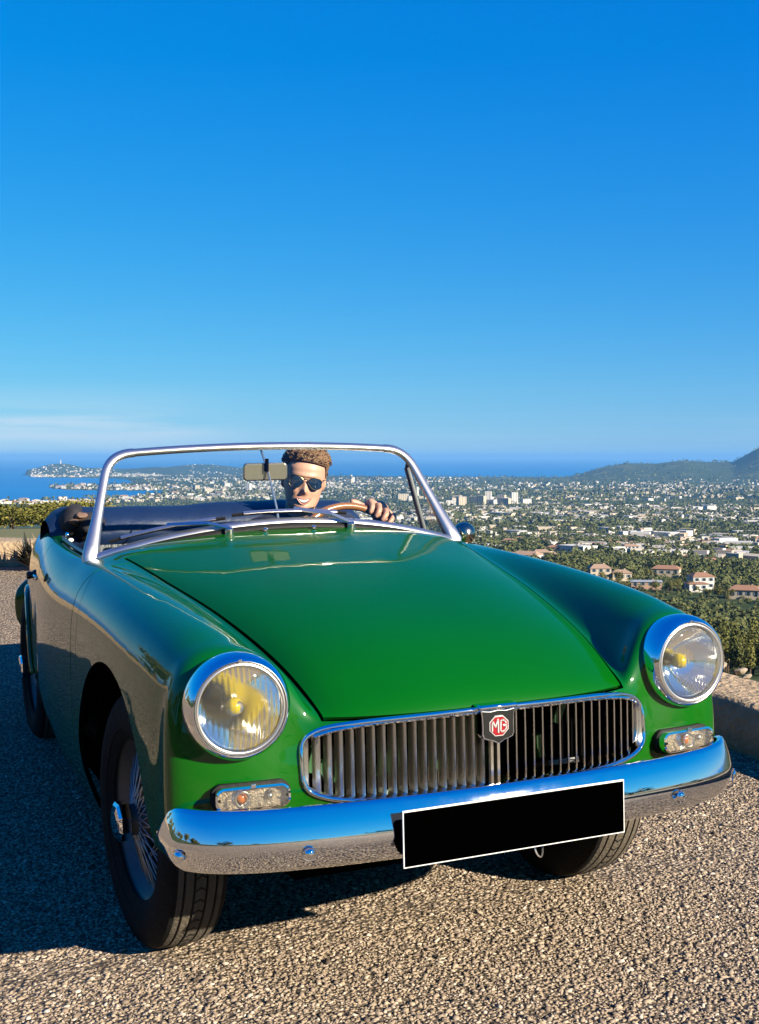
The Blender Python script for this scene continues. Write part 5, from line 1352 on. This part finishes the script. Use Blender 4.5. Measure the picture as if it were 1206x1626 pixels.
# the rest of the town: far too many roofs to count
def town():
    r = np.random.default_rng(3); V = []; F = []; MI = []
    base_v = np.array([(x, y, z) for z in (0, 1) for x, y in ((-.5, -.5), (.5, -.5), (.5, .5), (-.5, .5))])
    base_f = [(0, 1, 5, 4), (1, 2, 6, 5), (2, 3, 7, 6), (3, 0, 4, 7), (4, 5, 6, 7)]
    cnt = 0
    while cnt < 5600:
        u = r.random()
        if u < .30: px, py = r.uniform(540, 1260), r.triangular(770, 806, 843)
        elif u < .50: px, py = r.uniform(150, 700), r.triangular(768, 788, 800)
        elif u < .66: px, py = r.uniform(230, 760), r.uniform(759, 782)
        elif u < .74: px, py = r.uniform(700, 1250), r.triangular(765, 774, 788)
        elif u < .80: px, py = r.uniform(75, 235), r.uniform(769.3, 776.5)
        elif u < .87: px, py = r.uniform(50, 260), r.uniform(752.5, 757)
        elif u < .92: px, py = r.uniform(-40, 150), r.uniform(796, 803)
        elif u < .95: px, py = r.uniform(220, 420), r.uniform(745, 757)
        else: px, py = r.uniform(740, 1250), r.uniform(845, 885)
        d = 130 * FOC / (py - 725) if py < 800 else d_row(py)
        x, y = polar(PX(px), d)
        if vnoise(np.array(x), np.array(y), 380, 8) < .45 and r.random() < .85: continue
        z = float(height(x, y))
        if z < ZS + .6: continue
        big = py > 790 and r.random() < .35
        L = r.uniform(11, 26) if big else r.uniform(5, 11); Wd = L * r.uniform(.4, .8); h = r.uniform(4, 7) if big else r.uniform(3, 7.5)
        if d > 3500: L *= 1.25; h *= 1.15
        a = -(AZ0 + PX(px)) + r.uniform(-.8, .8); c, s = math.cos(a), math.sin(a)
        b = len(V); q = base_v * (L, Wd, h + 3)
        for p in q: V.append((x + p[0] * c - p[1] * s, y + p[0] * s + p[1] * c, z + p[2] - 3))
        mi = r.choice(3, p=(.38, .50, .12)); ro = mi if big else (3 if r.random() < .5 else 4)
        for k, f in enumerate(base_f): F.append(tuple(b + i for i in f)); MI.append(ro if k == 4 else mi)
        cnt += 1
    me = bpy.data.meshes.new('town'); me.from_pydata(V, [], F); me.polygons.foreach_set('material_index', MI); me.update()
    o = link_mesh('town', me, [W_WHITE, W_CREAM, FLAT, ROOF2, FLAT]); tag(o, 'mass of pale roofs and walls of the town spread over the coastal plain', 'town', kind='stuff')
town()
# grass between the rear parapet and the thicket
GRASSM = mat('rough_grass', (.12, .115, .022), rough=1, noise_amt=.5, noise_scale=1.5)
rows = []
for d in np.geomspace(19, 64, 14):
    r = []
    for px in np.linspace(-1500, 330, 40):
        x, y = polar(PX(px), d); r.append((x, y, float(height(x, y)) + .06))
    rows.append(r)
m = MB(); m.grid(rows); tag(m.build('grass_strip', GRASSM), kind='structure')
# pale meadows between the trees
MEAD = mat('dry_meadow', (.19, .20, .05), rough=1, noise_amt=.3, noise_scale=.02)
for px0, px1, d0, d1 in ((742, 806, 1330, 1500), (1025, 1092, 1380, 1520), (1135, 1180, 1250, 1330), (905, 935, 1560, 1640)):
    rows = []
    for i in range(12):
        r = []
        for j in range(16):
            x, y = polar(PX(px0 + (px1 - px0) * j / 15 + 6 * math.sin(i * 1.7 + j)), d0 + (d1 - d0) * i / 11); r.append((x, y, float(height(x, y)) + 1.2)); 
        rows.append(r)
    for px in (px0 + (px1 - px0) * .3, (px0 + px1) / 2, px0 + (px1 - px0) * .7): built.append((*polar(PX(px), (d0 + d1) / 2), (d1 - d0) * .42))
    m = MB(); m.grid(rows); tag(m.build('meadow', MEAD), kind='structure')

# the largest trees as individuals
PL = {'pine': 'olive-green pine on the slope', 'oak': 'round bushy tree on the slope'}
cand = []
while len(cand) < 1500:
    px = R_.uniform(690, 1290); d = math.sqrt(R_.uniform(165 ** 2, 470 ** 2)); az = PX(px); x, y = polar(az, d)
    if clear(x, y, 3.2): cand.append((d, x, y))
cand.sort()
for d, x, y in cand[:215]:
    k = 'pine' if R_.random() < .72 else 'oak'
    h = (R_.uniform(5.5, 8.5) if k == 'pine' else R_.uniform(4, 6)) * (1.0 if d < 270 else .8)
    wq = R_.uniform(.60, .90) if k == 'pine' else R_.uniform(.9, 1.2)
    tree(k, x, y, h, h * wq, (('tall ' if h > 6.6 else 'low ' if h < 5 else '') + ('slender ' if wq < .68 else 'broad ' if wq > 1.05 or .83 < wq < .9 else '') + PL[k] + (', just past the parapet' if d < 205 else ', near the villas' if d > 262 else ', halfway to the villas')), 'pines on the slope' if k == 'pine' else 'bushy trees on the slope', 'pine_tree' if k == 'pine' else 'bushy_tree')
rest = cand[215:]
# garden trees round the villas
for az_, d_, vn in ((968, 560, 'the cream two-block villa'), (1060, 600, 'the long low villa'), (1112, 500, 'the bright white stepped villa'), (1186, 470, 'the orange-roofed villa at the right edge'), (1028, 500, 'the flat-roofed outbuilding'), (860, 780, 'the cream villa just above the bonnet'), (885, 900, 'the half-hidden pink villa'), (1002, 900, 'the white villa on the wooded rise'), (1160, 880, 'the ochre villa')):
    for q in range(10):
        sx_ = R_.choice((-1, 1)) * R_.uniform(2.5, 14); dd_ = d_ - R_.uniform(5, 16); x, y = polar(PX(az_) + sx_ / d_, dd_); h = R_.uniform(3.0, 6.0)
        kd = R_.choice(('oak', 'oak', 'pine')); tree(kd, x, y, h, h * R_.uniform(.6, 1.0), ('tall ' if h > 5 else 'small ' if h < 4 else '') + ('round' if kd == 'oak' else 'upright') + ' garden tree in front of ' + vn, 'garden trees round the villas', 'garden_tree')
# bushes and small trees beyond the rear parapet
for i in range(84):
    px = R_.uniform(-60, 300) if i < 58 else R_.uniform(-560, -110); d = R_.uniform(62, 118) if i > 14 else R_.uniform(50, 64); x, y = polar(PX(px), d)
    h = R_.uniform(1.25, 2.1) * (d / 90) ** .5; 
    tree('shrub', x, y, h * 1.25, h * R_.uniform(1.2, 1.9), ('large ' if h > 1.85 else 'small ' if h < 1.4 else '') + 'rounded sunlit bush ' + ('close behind the rear parapet' if d < 66 else 'far behind the rear parapet' if d > 98 else 'in the middle of the thicket behind the rear parapet'), 'bushes beyond the rear parapet', 'bush')
# bushes and trees of the hillside behind the photographer, seen mirrored in the chrome
for i in range(64):
    az = math.radians(R_.uniform(75, 300) if i < 38 else R_.uniform(225, 325)); d = R_.uniform(24, 90) if i < 38 else R_.uniform(26, 60); x, y = polar(az, d); h = R_.uniform(2.0, 6.0)
    tree('oak', x, y, h, h * 1.2, 'bushy tree on the hillside behind the viewpoint', 'trees behind the viewpoint', 'bushy_tree', z=float(height(x, y)) - .2)

# woods beyond: one mass of crowns
def woods():
    r = np.random.default_rng(21); P = []
    for d, x, y in rest: P.append((x, y, r.uniform(3.2, 5.6) if d < 400 else r.uniform(2.2, 4.2), 60))
    def sow(n, px0, px1, d0, d1, hh, nf, thr):
        px = r.uniform(px0, px1, n); d = np.sqrt(r.uniform(d0 ** 2, d1 ** 2, n)) if d1 < 1700 else 1 / r.uniform(1 / d1, 1 / d0, n)
        a = AZ0 + np.arctan((px - 603) / FOC); x = CW.x + d * np.sin(a); y = CW.y + d * np.cos(a); h = r.uniform(*hh, n)
        g = vnoise(x, y, 140, 4) >= thr
        for X, Y, H in zip(x[g], y[g], h[g]):
            if clear(X, Y, 4): P.append((X, Y, H, nf))
    sow(3000, 640, 1260, 440, 800, (2.8, 6.5), 40, .15)
    keep_, built[:] = list(built), []
    sow(1100, 700, 1260, 380, 640, (1.3, 2.7), 30, .1)
    built[:] = keep_
    sow(6000, 600, 1260, 800, 1600, (4, 8.5), 18, .15)
    sow(2600, 1260, 2300, 165, 800, (3, 6.5), 30, .12); sow(2600, 1260, 2300, 800, 2600, (4, 9), 10, .15); sow(1300, -1700, -330, 112, 420, (2.0, 4), 30, .2)
    sow(10500, 150, 1260, 1600, 3600, (5, 11), 8, .18)
    sow(7000, 60, 1260, 3600, 9000, (7, 14), 4, .26)
    A = np.array(P); zz = height(A[:, 0], A[:, 1]); VV = []; nv = 0
    ok = zz > ZS + .7; A = A[ok]; zz = zz[ok]
    for nf in np.unique(A[:, 3]).astype(int):
        sel = A[:, 3] == nf; B = np.repeat(A[sel], nf, 0); z0 = np.repeat(zz[sel], nf); N = len(B); h = B[:, 2]
        w = np.repeat(A[sel][:, 2] * r.uniform(.3, .5, sel.sum()), nf)
        d = r.normal(size=(N, 3)); d /= np.linalg.norm(d, axis=1)[:, None]; d[:, 2] = np.where(r.random(N) < .75, np.abs(d[:, 2]) * .9, d[:, 2])
        c = np.stack([B[:, 0] + d[:, 0] * w, B[:, 1] + d[:, 1] * w, z0 + h * .5 + d[:, 2] * h * .48], 1)
        n = d + r.normal(size=(N, 3)) * .35; n /= np.linalg.norm(n, axis=1)[:, None]
        u = np.cross(n, (.3, .2, 1.0)); u /= np.linalg.norm(u, axis=1)[:, None]; v = np.cross(n, u)
        s = h * (.115 if nf > 30 else .15 if nf > 12 else .24 if nf > 6 else .36) * r.uniform(.7, 1.3, N)
        q = []
        for a in (0.3, 1.6, 2.8, 4.1, 5.3):
            rr = (s * r.uniform(.6, 1.1, N))[:, None]; q.append(c + u * rr * math.cos(a) + v * rr * math.sin(a))
        VV.append(np.stack(q, 1).reshape(-1, 3))
    V = np.concatenate(VV); nF = len(V) // 5
    me = bpy.data.meshes.new('woods'); me.vertices.add(len(V)); me.vertices.foreach_set('co', V.astype(np.float32).ravel())
    me.loops.add(len(V)); me.loops.foreach_set('vertex_index', np.arange(len(V), dtype=np.int32)); me.polygons.add(nF); me.polygons.foreach_set('loop_start', np.arange(nF, dtype=np.int32) * 5); me.update(calc_edges=True)
    o = link_mesh('woods', me, LEAF_FAR); tag(o, 'dark green woods covering the valley between the houses', 'woods', kind='stuff')
woods()

# spiky plants in front of the rear parapet
AG = mat('dark_agave', (.010, .013, .008), rough=.6, noise_amt=.6, noise_scale=6)
AGD = mat('dry_agave_leaf', (.23, .16, .09), rough=.8, noise_amt=.4, noise_scale=8)
for i, (x, lab) in enumerate(((.47, 'dark spiky agave at the foot of the rear parapet, nearest the car'), (.25, 'dark spiky agave with dry tan leaves at the foot of the rear parapet'), (.36, 'dark spiky agave squeezed between the two nearest the car at the rear parapet'), (.03, 'dark spiky agave at the foot of the rear parapet, leftmost in view'), (.14, 'dark spiky agave second from the left at the foot of the rear parapet'))):
    y = FAR_A.y + (x - FAR_A.x) * (FAR_B.y - FAR_A.y) / (FAR_B.x - FAR_A.x) - .26
    g = empty('agave_plant', mw=T @ Matrix.Translation((x, y, SLOPE * (y + .1)))); tag(g, lab, 'plant', 'agaves along the rear parapet')
    for k in range(44):
        a = R_.uniform(0, 6.28); L = R_.uniform(.17, .27); lean = R_.uniform(.15, 1.15); P = []
        for q in range(5):
            t = q / 4; P.append((math.cos(a) * L * t * math.sin(lean) * (1 + .2 * t), math.sin(a) * L * t * math.sin(lean), L * 1.15 * t * math.cos(lean * (.7 + .4 * t)) + .01))
        m = MB(); m.sweep(P, [(.003, -.021), (.006, 0), (.003, .021), (-.003, 0)], Vector((math.cos(a + .2) * .3, math.sin(a + .2) * .3, 1)), scale=[.7, 1, .85, .5, .08])
        m.build('leaf', AGD if k % 9 == 0 else AG, g, smooth=False)

# ------------------------------------------------------------------ air
m = MB(); m.box((CW.x + 0, CW.y + 0, 0), (1, 1, 1))
HZ0, HZ1, HR = ZS - 8, CW.z + 82.0, 92000.0
m = MB(); m.box((CW.x, CW.y, (HZ0 + HZ1) / 2), (2 * HR, 2 * HR, HZ1 - HZ0)); hz = m.build('haze', None, smooth=False) if False else link_mesh('haze', m.mesh('haze', False))
hm = bpy.data.materials.new('air'); hm.use_nodes = True; t = hm.node_tree; t.nodes.clear()
o_ = t.nodes.new('ShaderNodeOutputMaterial'); pv = t.nodes.new('ShaderNodeVolumePrincipled'); pv.inputs['Color'].default_value = (.15, .38, .70, 1); pv.inputs['Density'].default_value = 5.6e-5
pv.inputs['Anisotropy'].default_value = .0
t.links.new(pv.outputs[0], o_.inputs['Volume']); hz.data.materials.append(hm); tag(hz, kind='stuff')
# ------------------------------------------------------------------ driver
SKIN = mat('skin', (.52, .285, .185), rough=.5, noise_amt=.10, noise_scale=25)
SKIN.node_tree.nodes['Principled BSDF'].inputs['Subsurface Weight'].default_value = .08
SKIN.node_tree.nodes['Principled BSDF'].inputs['Subsurface Radius'].default_value = (.01, .004, .002)
HAIR = mat('light_brown_hair', (.20, .108, .042), rough=.45, noise_amt=.5, noise_scale=60, bump=.6, bump_scale=140)
SHIRT = mat('dark_shirt', (.012, .016, .028), rough=.85, noise_amt=.2, noise_scale=30)
LENS = mat('blue_mirror_lens', (.008, .022, .045), rough=.03, spec=.9, coat=1.0)
TEETH = mat('teeth', (.82, .78, .70), rough=.3)
GOLDM = mat('dark_gold_wire', (.20, .14, .07), rough=.35, metal=1)
LIP = mat('lips', (.46, .20, .14), rough=.5)
person = empty('person', mw=T @ Matrix.Translation((.29, 1.15, .42)))
tag(person, 'smiling young man in sunglasses and dark shirt holding the wooden steering wheel', 'person')
PO = Vector((.29, 1.15, .42))
HC = Vector((.303, 1.315, 1.068)) - PO                # middle of the head (eye height)
HM = Matrix.Translation(HC) @ Euler((math.radians(4), math.radians(8), math.radians(-15))).to_matrix().to_4x4() @ Matrix.Scale(.97, 4)
HS = [(-.113, .014, -.074, -.035), (-.107, .036, -.089, -.012), (-.092, .049, -.093, .018), (-.072, .058, -.091, .048), (-.046, .063, -.090, .068), (-.02, .069, -.089, .083), (.002, .0715, -.086, .090),
      (.024, .073, -.089, .096), (.047, .0735, -.089, .098), (.069, .069, -.080, .093), (.085, .058, -.062, .079), (.097, .040, -.036, .056), (.104, .018, -.008, .030)]
def head_pt(zi, a, grow=0.0):
    z = [h[0] for h in HS]; w = np.interp(zi, z, [h[1] for h in HS]); f = np.interp(zi, z, [h[2] for h in HS]); b = np.interp(zi, z, [h[3] for h in HS])
    cy = (f + b) / 2 + .008; c, s = math.cos(a), math.sin(a)
    e = .86
    x = math.copysign(abs(s) ** e, s) * (w * (1.07 if zi < .02 else 1.05) + grow); y = cy - (math.copysign(abs(c) ** e, c)) * ((cy - f) if c > 0 else (b - cy)) - (grow * c)
    if c > 0:
        k = math.exp(-(x / .0105) ** 2)
        y -= k * .026 * math.exp(-((zi + .036) / .011) ** 2) + k * .014 * math.exp(-((zi + .014) / .016) ** 2)      # nose
        y -= .006 * math.exp(-((zi - .020) / .008) ** 2) * math.exp(-(x / .05) ** 4)                                # brow
        for ex in (-.031, .031): y += .010 * math.exp(-((x - ex) / .016) ** 2 - ((zi - .001) / .011) ** 2)          # eye sockets
        for ex in (-.040, .040): y -= .006 * math.exp(-((x - ex) / .016) ** 2 - ((zi + .038) / .014) ** 2)          # cheeks
        y -= .005 * math.exp(-(x / .016) ** 2 - ((zi + .094) / .012) ** 2)                                           # chin
    return Vector((x, y, zi))
m = MB(); NZ, NA = 46, 56; rows = []
for i in range(NZ):
    zi = -.113 + .217 * i / (NZ - 1); rows.append([HM @ head_pt(zi, 2 * PI * k / NA) for k in range(NA)] )
for r in rows: r.append(r[0])
m.grid(rows, True)
m.f.append([k for k in range(NA)]); m.mi.append(0); b0 = (NZ - 1) * (NA + 1); m.f.append([b0 + NA - 1 - k for k in range(NA)]); m.mi.append(0)
for s in (-1, 1):                                     # ears
    mm = MB(); mm.sphere((0, 0, 0), (.009, .018, .029), 14, 10); mm2 = [HM @ (Matrix.Translation((s * .0745, .014, -.010)) @ Euler((.15, 0, s * .35)).to_matrix().to_4x4() @ Vector(v)) for v in mm.v]; m.add(mm2, mm.f)
J = lambda *p: Vector(p) - PO + Vector((.02, .085 if p[1] > 1.1 else 0, 0))
def limb(P, R, n=14):
    pts = catmull(P, 6); ks = np.linspace(0, len(P) - 1, len(pts)); rr = np.interp(ks, range(len(P)), R)
    m.tube(pts, 1.0, n, scale=list(rr)); m.sphere(pts[0], float(rr[0]) * .98, 12, 8); m.sphere(pts[-1], float(rr[-1]) * .98, 12, 8)
limb([HC + Vector((.0, .015, -.05)), J(.275, 1.26, .955), J(.285, 1.29, .875)], [.052, .055, .068])
limb([J(.29, 1.20, .46), J(.29, 1.25, .60), J(.29, 1.28, .74), J(.29, 1.29, .86)], [.145, .135, .15, .105], 20)   # trunk
limb([J(.12, 1.29, .865), J(.29, 1.29, .885), J(.46, 1.28, .865)], [.062, .075, .062])                               # shoulders
limb([J(.115, 1.28, .855), J(.045, 1.15, .69), J(.13, .96, .70)], [.054, .043, .034]); limb([J(.13, .96, .70), J(.165, .90, .76)], [.030, .027])
limb([J(.22, 1.15, .46), J(.20, .80, .52), J(.20, .48, .36)], [.085, .065, .048]); limb([J(.36, 1.15, .46), J(.38, .80, .52), J(.37, .48, .36)], [.085, .065, .048])
limb([J(.20, .48, .36), J(.20, .40, .37)], [.045, .035]); limb([J(.37, .48, .36), J(.37, .40, .37)], [.045, .035])
# left arm up to the wheel
e3 = Vector((1, 0, 0)); rot70 = Matrix.Rotation(math.radians(70), 3, 'X')
def rim_at(phi): return SWC - PO + rot70 @ Vector((SWR * math.sin(phi), SWR * math.cos(phi), 0))
def frame(phi): return rot70 @ Vector((math.sin(phi), math.cos(phi), 0)), rot70 @ Vector((0, 0, 1)), rot70 @ Vector((math.cos(phi), -math.sin(phi), 0))
PH = math.radians(36)
rh, nh, th_ = frame(PH); pc = rim_at(PH)
palm = pc + rh * .034 - nh * .038
wrist = palm + Vector((.035, .045, -.035)); elbow = J(.60, 1.13, .80)
limb([J(.465, 1.28, .855), elbow], [.054, .042]); limb([elbow, elbow.lerp(wrist, .45), wrist], [.042, .040, .027])
limb([wrist, palm + rh * .005 - nh * .004], [.031, .034]); limb([palm - th_ * .034, palm + th_ * .034], [.025, .024])
for i, (dphi, L, rr) in enumerate(((-11.4, .9, .0102), (-3.9, 1.0, .0106), (3.8, .97, .0101), (11.0, .82, .0090))):
    ph = PH + math.radians(dphi); r1, n1, t1 = frame(ph); c = rim_at(ph); rho = .0125 + rr * .95
    P = [c + r1 * .034 - n1 * .030]
    for th2 in np.linspace(-70, 55 + 75 * L, 7): a = math.radians(th2); P.append(c + (r1 * math.cos(a) + n1 * math.sin(a)) * (rho + (.010 if -50 < th2 < 25 else 0)) + t1 * .004 * math.sin(a))
    limb(P, [rr * 1.15, rr * 1.12, rr * 1.1, rr * 1.12, rr, rr * 1.0, rr * .92, rr * .8], 10)
P = [palm - th_ * .02 + nh * .004]
for dphi, k in ((-16, .0), (-22, .006), (-27, .010)):
    r1, n1, t1 = frame(PH + math.radians(dphi)); P.append(rim_at(PH + math.radians(dphi)) - n1 * (.020 - k) + r1 * (.014 + k * .6))
limb(P, [.014, .0135, .0125, .0100], 10)
body_o = m.build('body', SKIN, person)
rm = body_o.modifiers.new('remesh', 'REMESH'); rm.mode = 'VOXEL'; rm.voxel_size = .0032
sm = body_o.modifiers.new('smooth', 'SMOOTH'); sm.factor = .5; sm.iterations = 5
dg = bpy.context.evaluated_depsgraph_get(); me2 = bpy.data.meshes.new_from_object(body_o.evaluated_get(dg))
body_o.modifiers.clear(); old = body_o.data; body_o.data = me2; me2.name = 'body'; bpy.data.meshes.remove(old)
me2.polygons.foreach_set('use_smooth', [True] * len(me2.polygons))
if not me2.materials: me2.materials.append(SKIN)
# shirt
m = MB()
limb([J(.29, 1.20, .50), J(.29, 1.25, .62), J(.29, 1.28, .75), J(.29, 1.29, .865)], [.158, .148, .162, .112], 24)
limb([J(.115, 1.29, .862), J(.29, 1.29, .890), J(.465, 1.28, .862)], [.071, .083, .071], 18)
limb([J(.465, 1.28, .855), J(.465, 1.28, .855).lerp(elbow, .62)], [.068, .060]); limb([J(.115, 1.28, .855), J(.08, 1.21, .77)], [.068, .060])
so_ = m.build('shirt', SHIRT, person); rm = so_.modifiers.new('remesh', 'REMESH'); rm.mode = 'VOXEL'; rm.voxel_size = .008; rm.use_smooth_shade = True
# hair: a cap with a swept-up quiff
m = MB(); rows = []; CC = Vector((0, .012, .015))
def hairline(a):
    c = math.cos(a)
    return .060 + .006 * math.cos(a * 2 + .5) if c > .55 else (.060 - (.55 - c) / .75 * .080 if c > -.2 else -.020 - (-.2 - c) * .045)
def hair_pt(a, t_):
    c = math.cos(a); hl = hairline(a); zi = hl + (.1035 - hl) * t_ ** .85
    p = head_pt(zi, a); n = (p - CC).normalized(); top = float(smooth(np.array(zi), .02, .09)); fr = max(0.0, c)
    g = (.0015 if t_ == 0 else .005) + .010 * top + fr * float(smooth(np.array(t_), 0, .35)) * .015 * (1 + .45 * math.sin(a + .4))
    g += .0022 * math.sin(a * 19 + 5 * t_) * min(1, t_ * 4) + .0022 * noise.noise(p * 55) * min(1, t_ * 4)
    return p + n * g + Vector((0, 0, fr * .006 * top))
for i in range(22):
    r = [HM @ hair_pt(2 * PI * k / 72, i / 21) for k in range(72)]; r.append(r[0]); rows.append(r)
m.grid(rows, True); m.f.append([21 * 73 + 71 - k for k in range(72)][::-1]); m.mi.append(0)
rh_ = random.Random(12)
for k in range(190):                                   # swept-up locks
    a = rh_.uniform(-2.0, 2.0); c = math.cos(a); t0 = rh_.uniform(.0, .75); L = rh_.uniform(.10, .22)
    P = []
    for q in range(4):
        t1 = min(.99, t0 + L * q / 3); w = hair_pt(a + .10 * q * (1 if a > -.6 else -.4), t1); n = (w - CC).normalized()
        P.append(HM @ (w + n * (.001 + (.0055 * math.sin(q / 3 * 2.2)) * (1.3 if c > .3 else .5))))
    m.tube(P, .0028, 5, scale=[.6, 1, .9, .25])
m.build('hair', HAIR, person, angle=180)
# sunglasses
sg_ = empty('sunglasses'); sg_.parent = person; sg_.matrix_local = HM
def lens_outline(s):
    P = []
    for k in range(28):
        a = 2 * PI * k / 28; c, q = math.cos(a), math.sin(a)
        x = .0265 * c * (1.0 if q > 0 else .92); z = .019 * q if q > 0 else .0245 * q
        P.append((s * (.034 + x + (.004 if q < -.3 else 0)), z))
    return P
for s in (-1, 1):
    ol = lens_outline(s); fy = lambda x: -.100 + .9 * max(0, abs(x) - .02) ** 2 * 7
    m = MB(); n = len(ol); vs = [(x, fy(x), z - .002) for x, z in ol] + [(s * .034, fy(.034) - .003, -.003)]
    m.add(vs, [(i, (i + 1) % n, n) if s > 0 else ((i + 1) % n, i, n) for i in range(n)]); m.build('lens', LENS, sg_)
    m = MB(); m.tube([(x, fy(x) - .0005, z - .002) for x, z in ol], .0013, 6, closed=True); m.build('rim', GOLDM, sg_)
    m = MB(); m.tube([(s * .061, fy(.061), .010), (s * .074, -.065, .010), (s * .0775, .0, .006), (s * .076, .02, .0)], .0014, 6); m.build('temple', GOLDM, sg_)
m = MB(); m.tube([(-.010, -.1005, .006), (0, -.1025, .008), (.010, -.1005, .006)], .0013, 6); m.tube([(-.022, -.0995, .0165), (0, -.101, .017), (.022, -.0995, .0165)], .0012, 6); m.build('bridge', GOLDM, sg_)
# open smile
def mouth_y(x, z): return head_pt(z, math.asin(max(-1, min(1, x / .075)))).y
def arc_pts(w, z0, lift, n=13, off=0.0):
    P = []
    for k in range(n):
        x = -w + 2 * w * k / (n - 1); z = z0 + lift * (x / w) ** 2
        P.append(Vector((x, -.0965 + 5.5 * x * x - off, z)))
    return P
up_l = arc_pts(.0285, -.0660, .0085); lo_l = arc_pts(.0275, -.0830, .0250)
m = MB(); m.grid([[HM @ (p + Vector((0, -.0005, 0))) for p in up_l], [HM @ (p + Vector((0, .001, 0))) for p in lo_l]]); m.build('mouth', mat('mouth_dark', (.12, .03, .025), rough=.6), person)
te0 = arc_pts(.0250, -.0668, .0078, off=.0012); te1 = arc_pts(.0235, -.0765, .0165, off=.0010)
m = MB(); m.grid([[HM @ p for p in te0], [HM @ p for p in te1]]); m.build('teeth', TEETH, person)
m = MB(); m.tube([HM @ (p + Vector((0, -.0008, .001))) for p in up_l], .0022, 6, scale=[.4] + [1] * 11 + [.4]); m.build('lip', LIP, person)
m = MB(); m.tube([HM @ (p + Vector((0, -.0008, -.001))) for p in lo_l], .0028, 6, scale=[.4] + [1] * 11 + [.4]); m.build('lip', LIP, person)
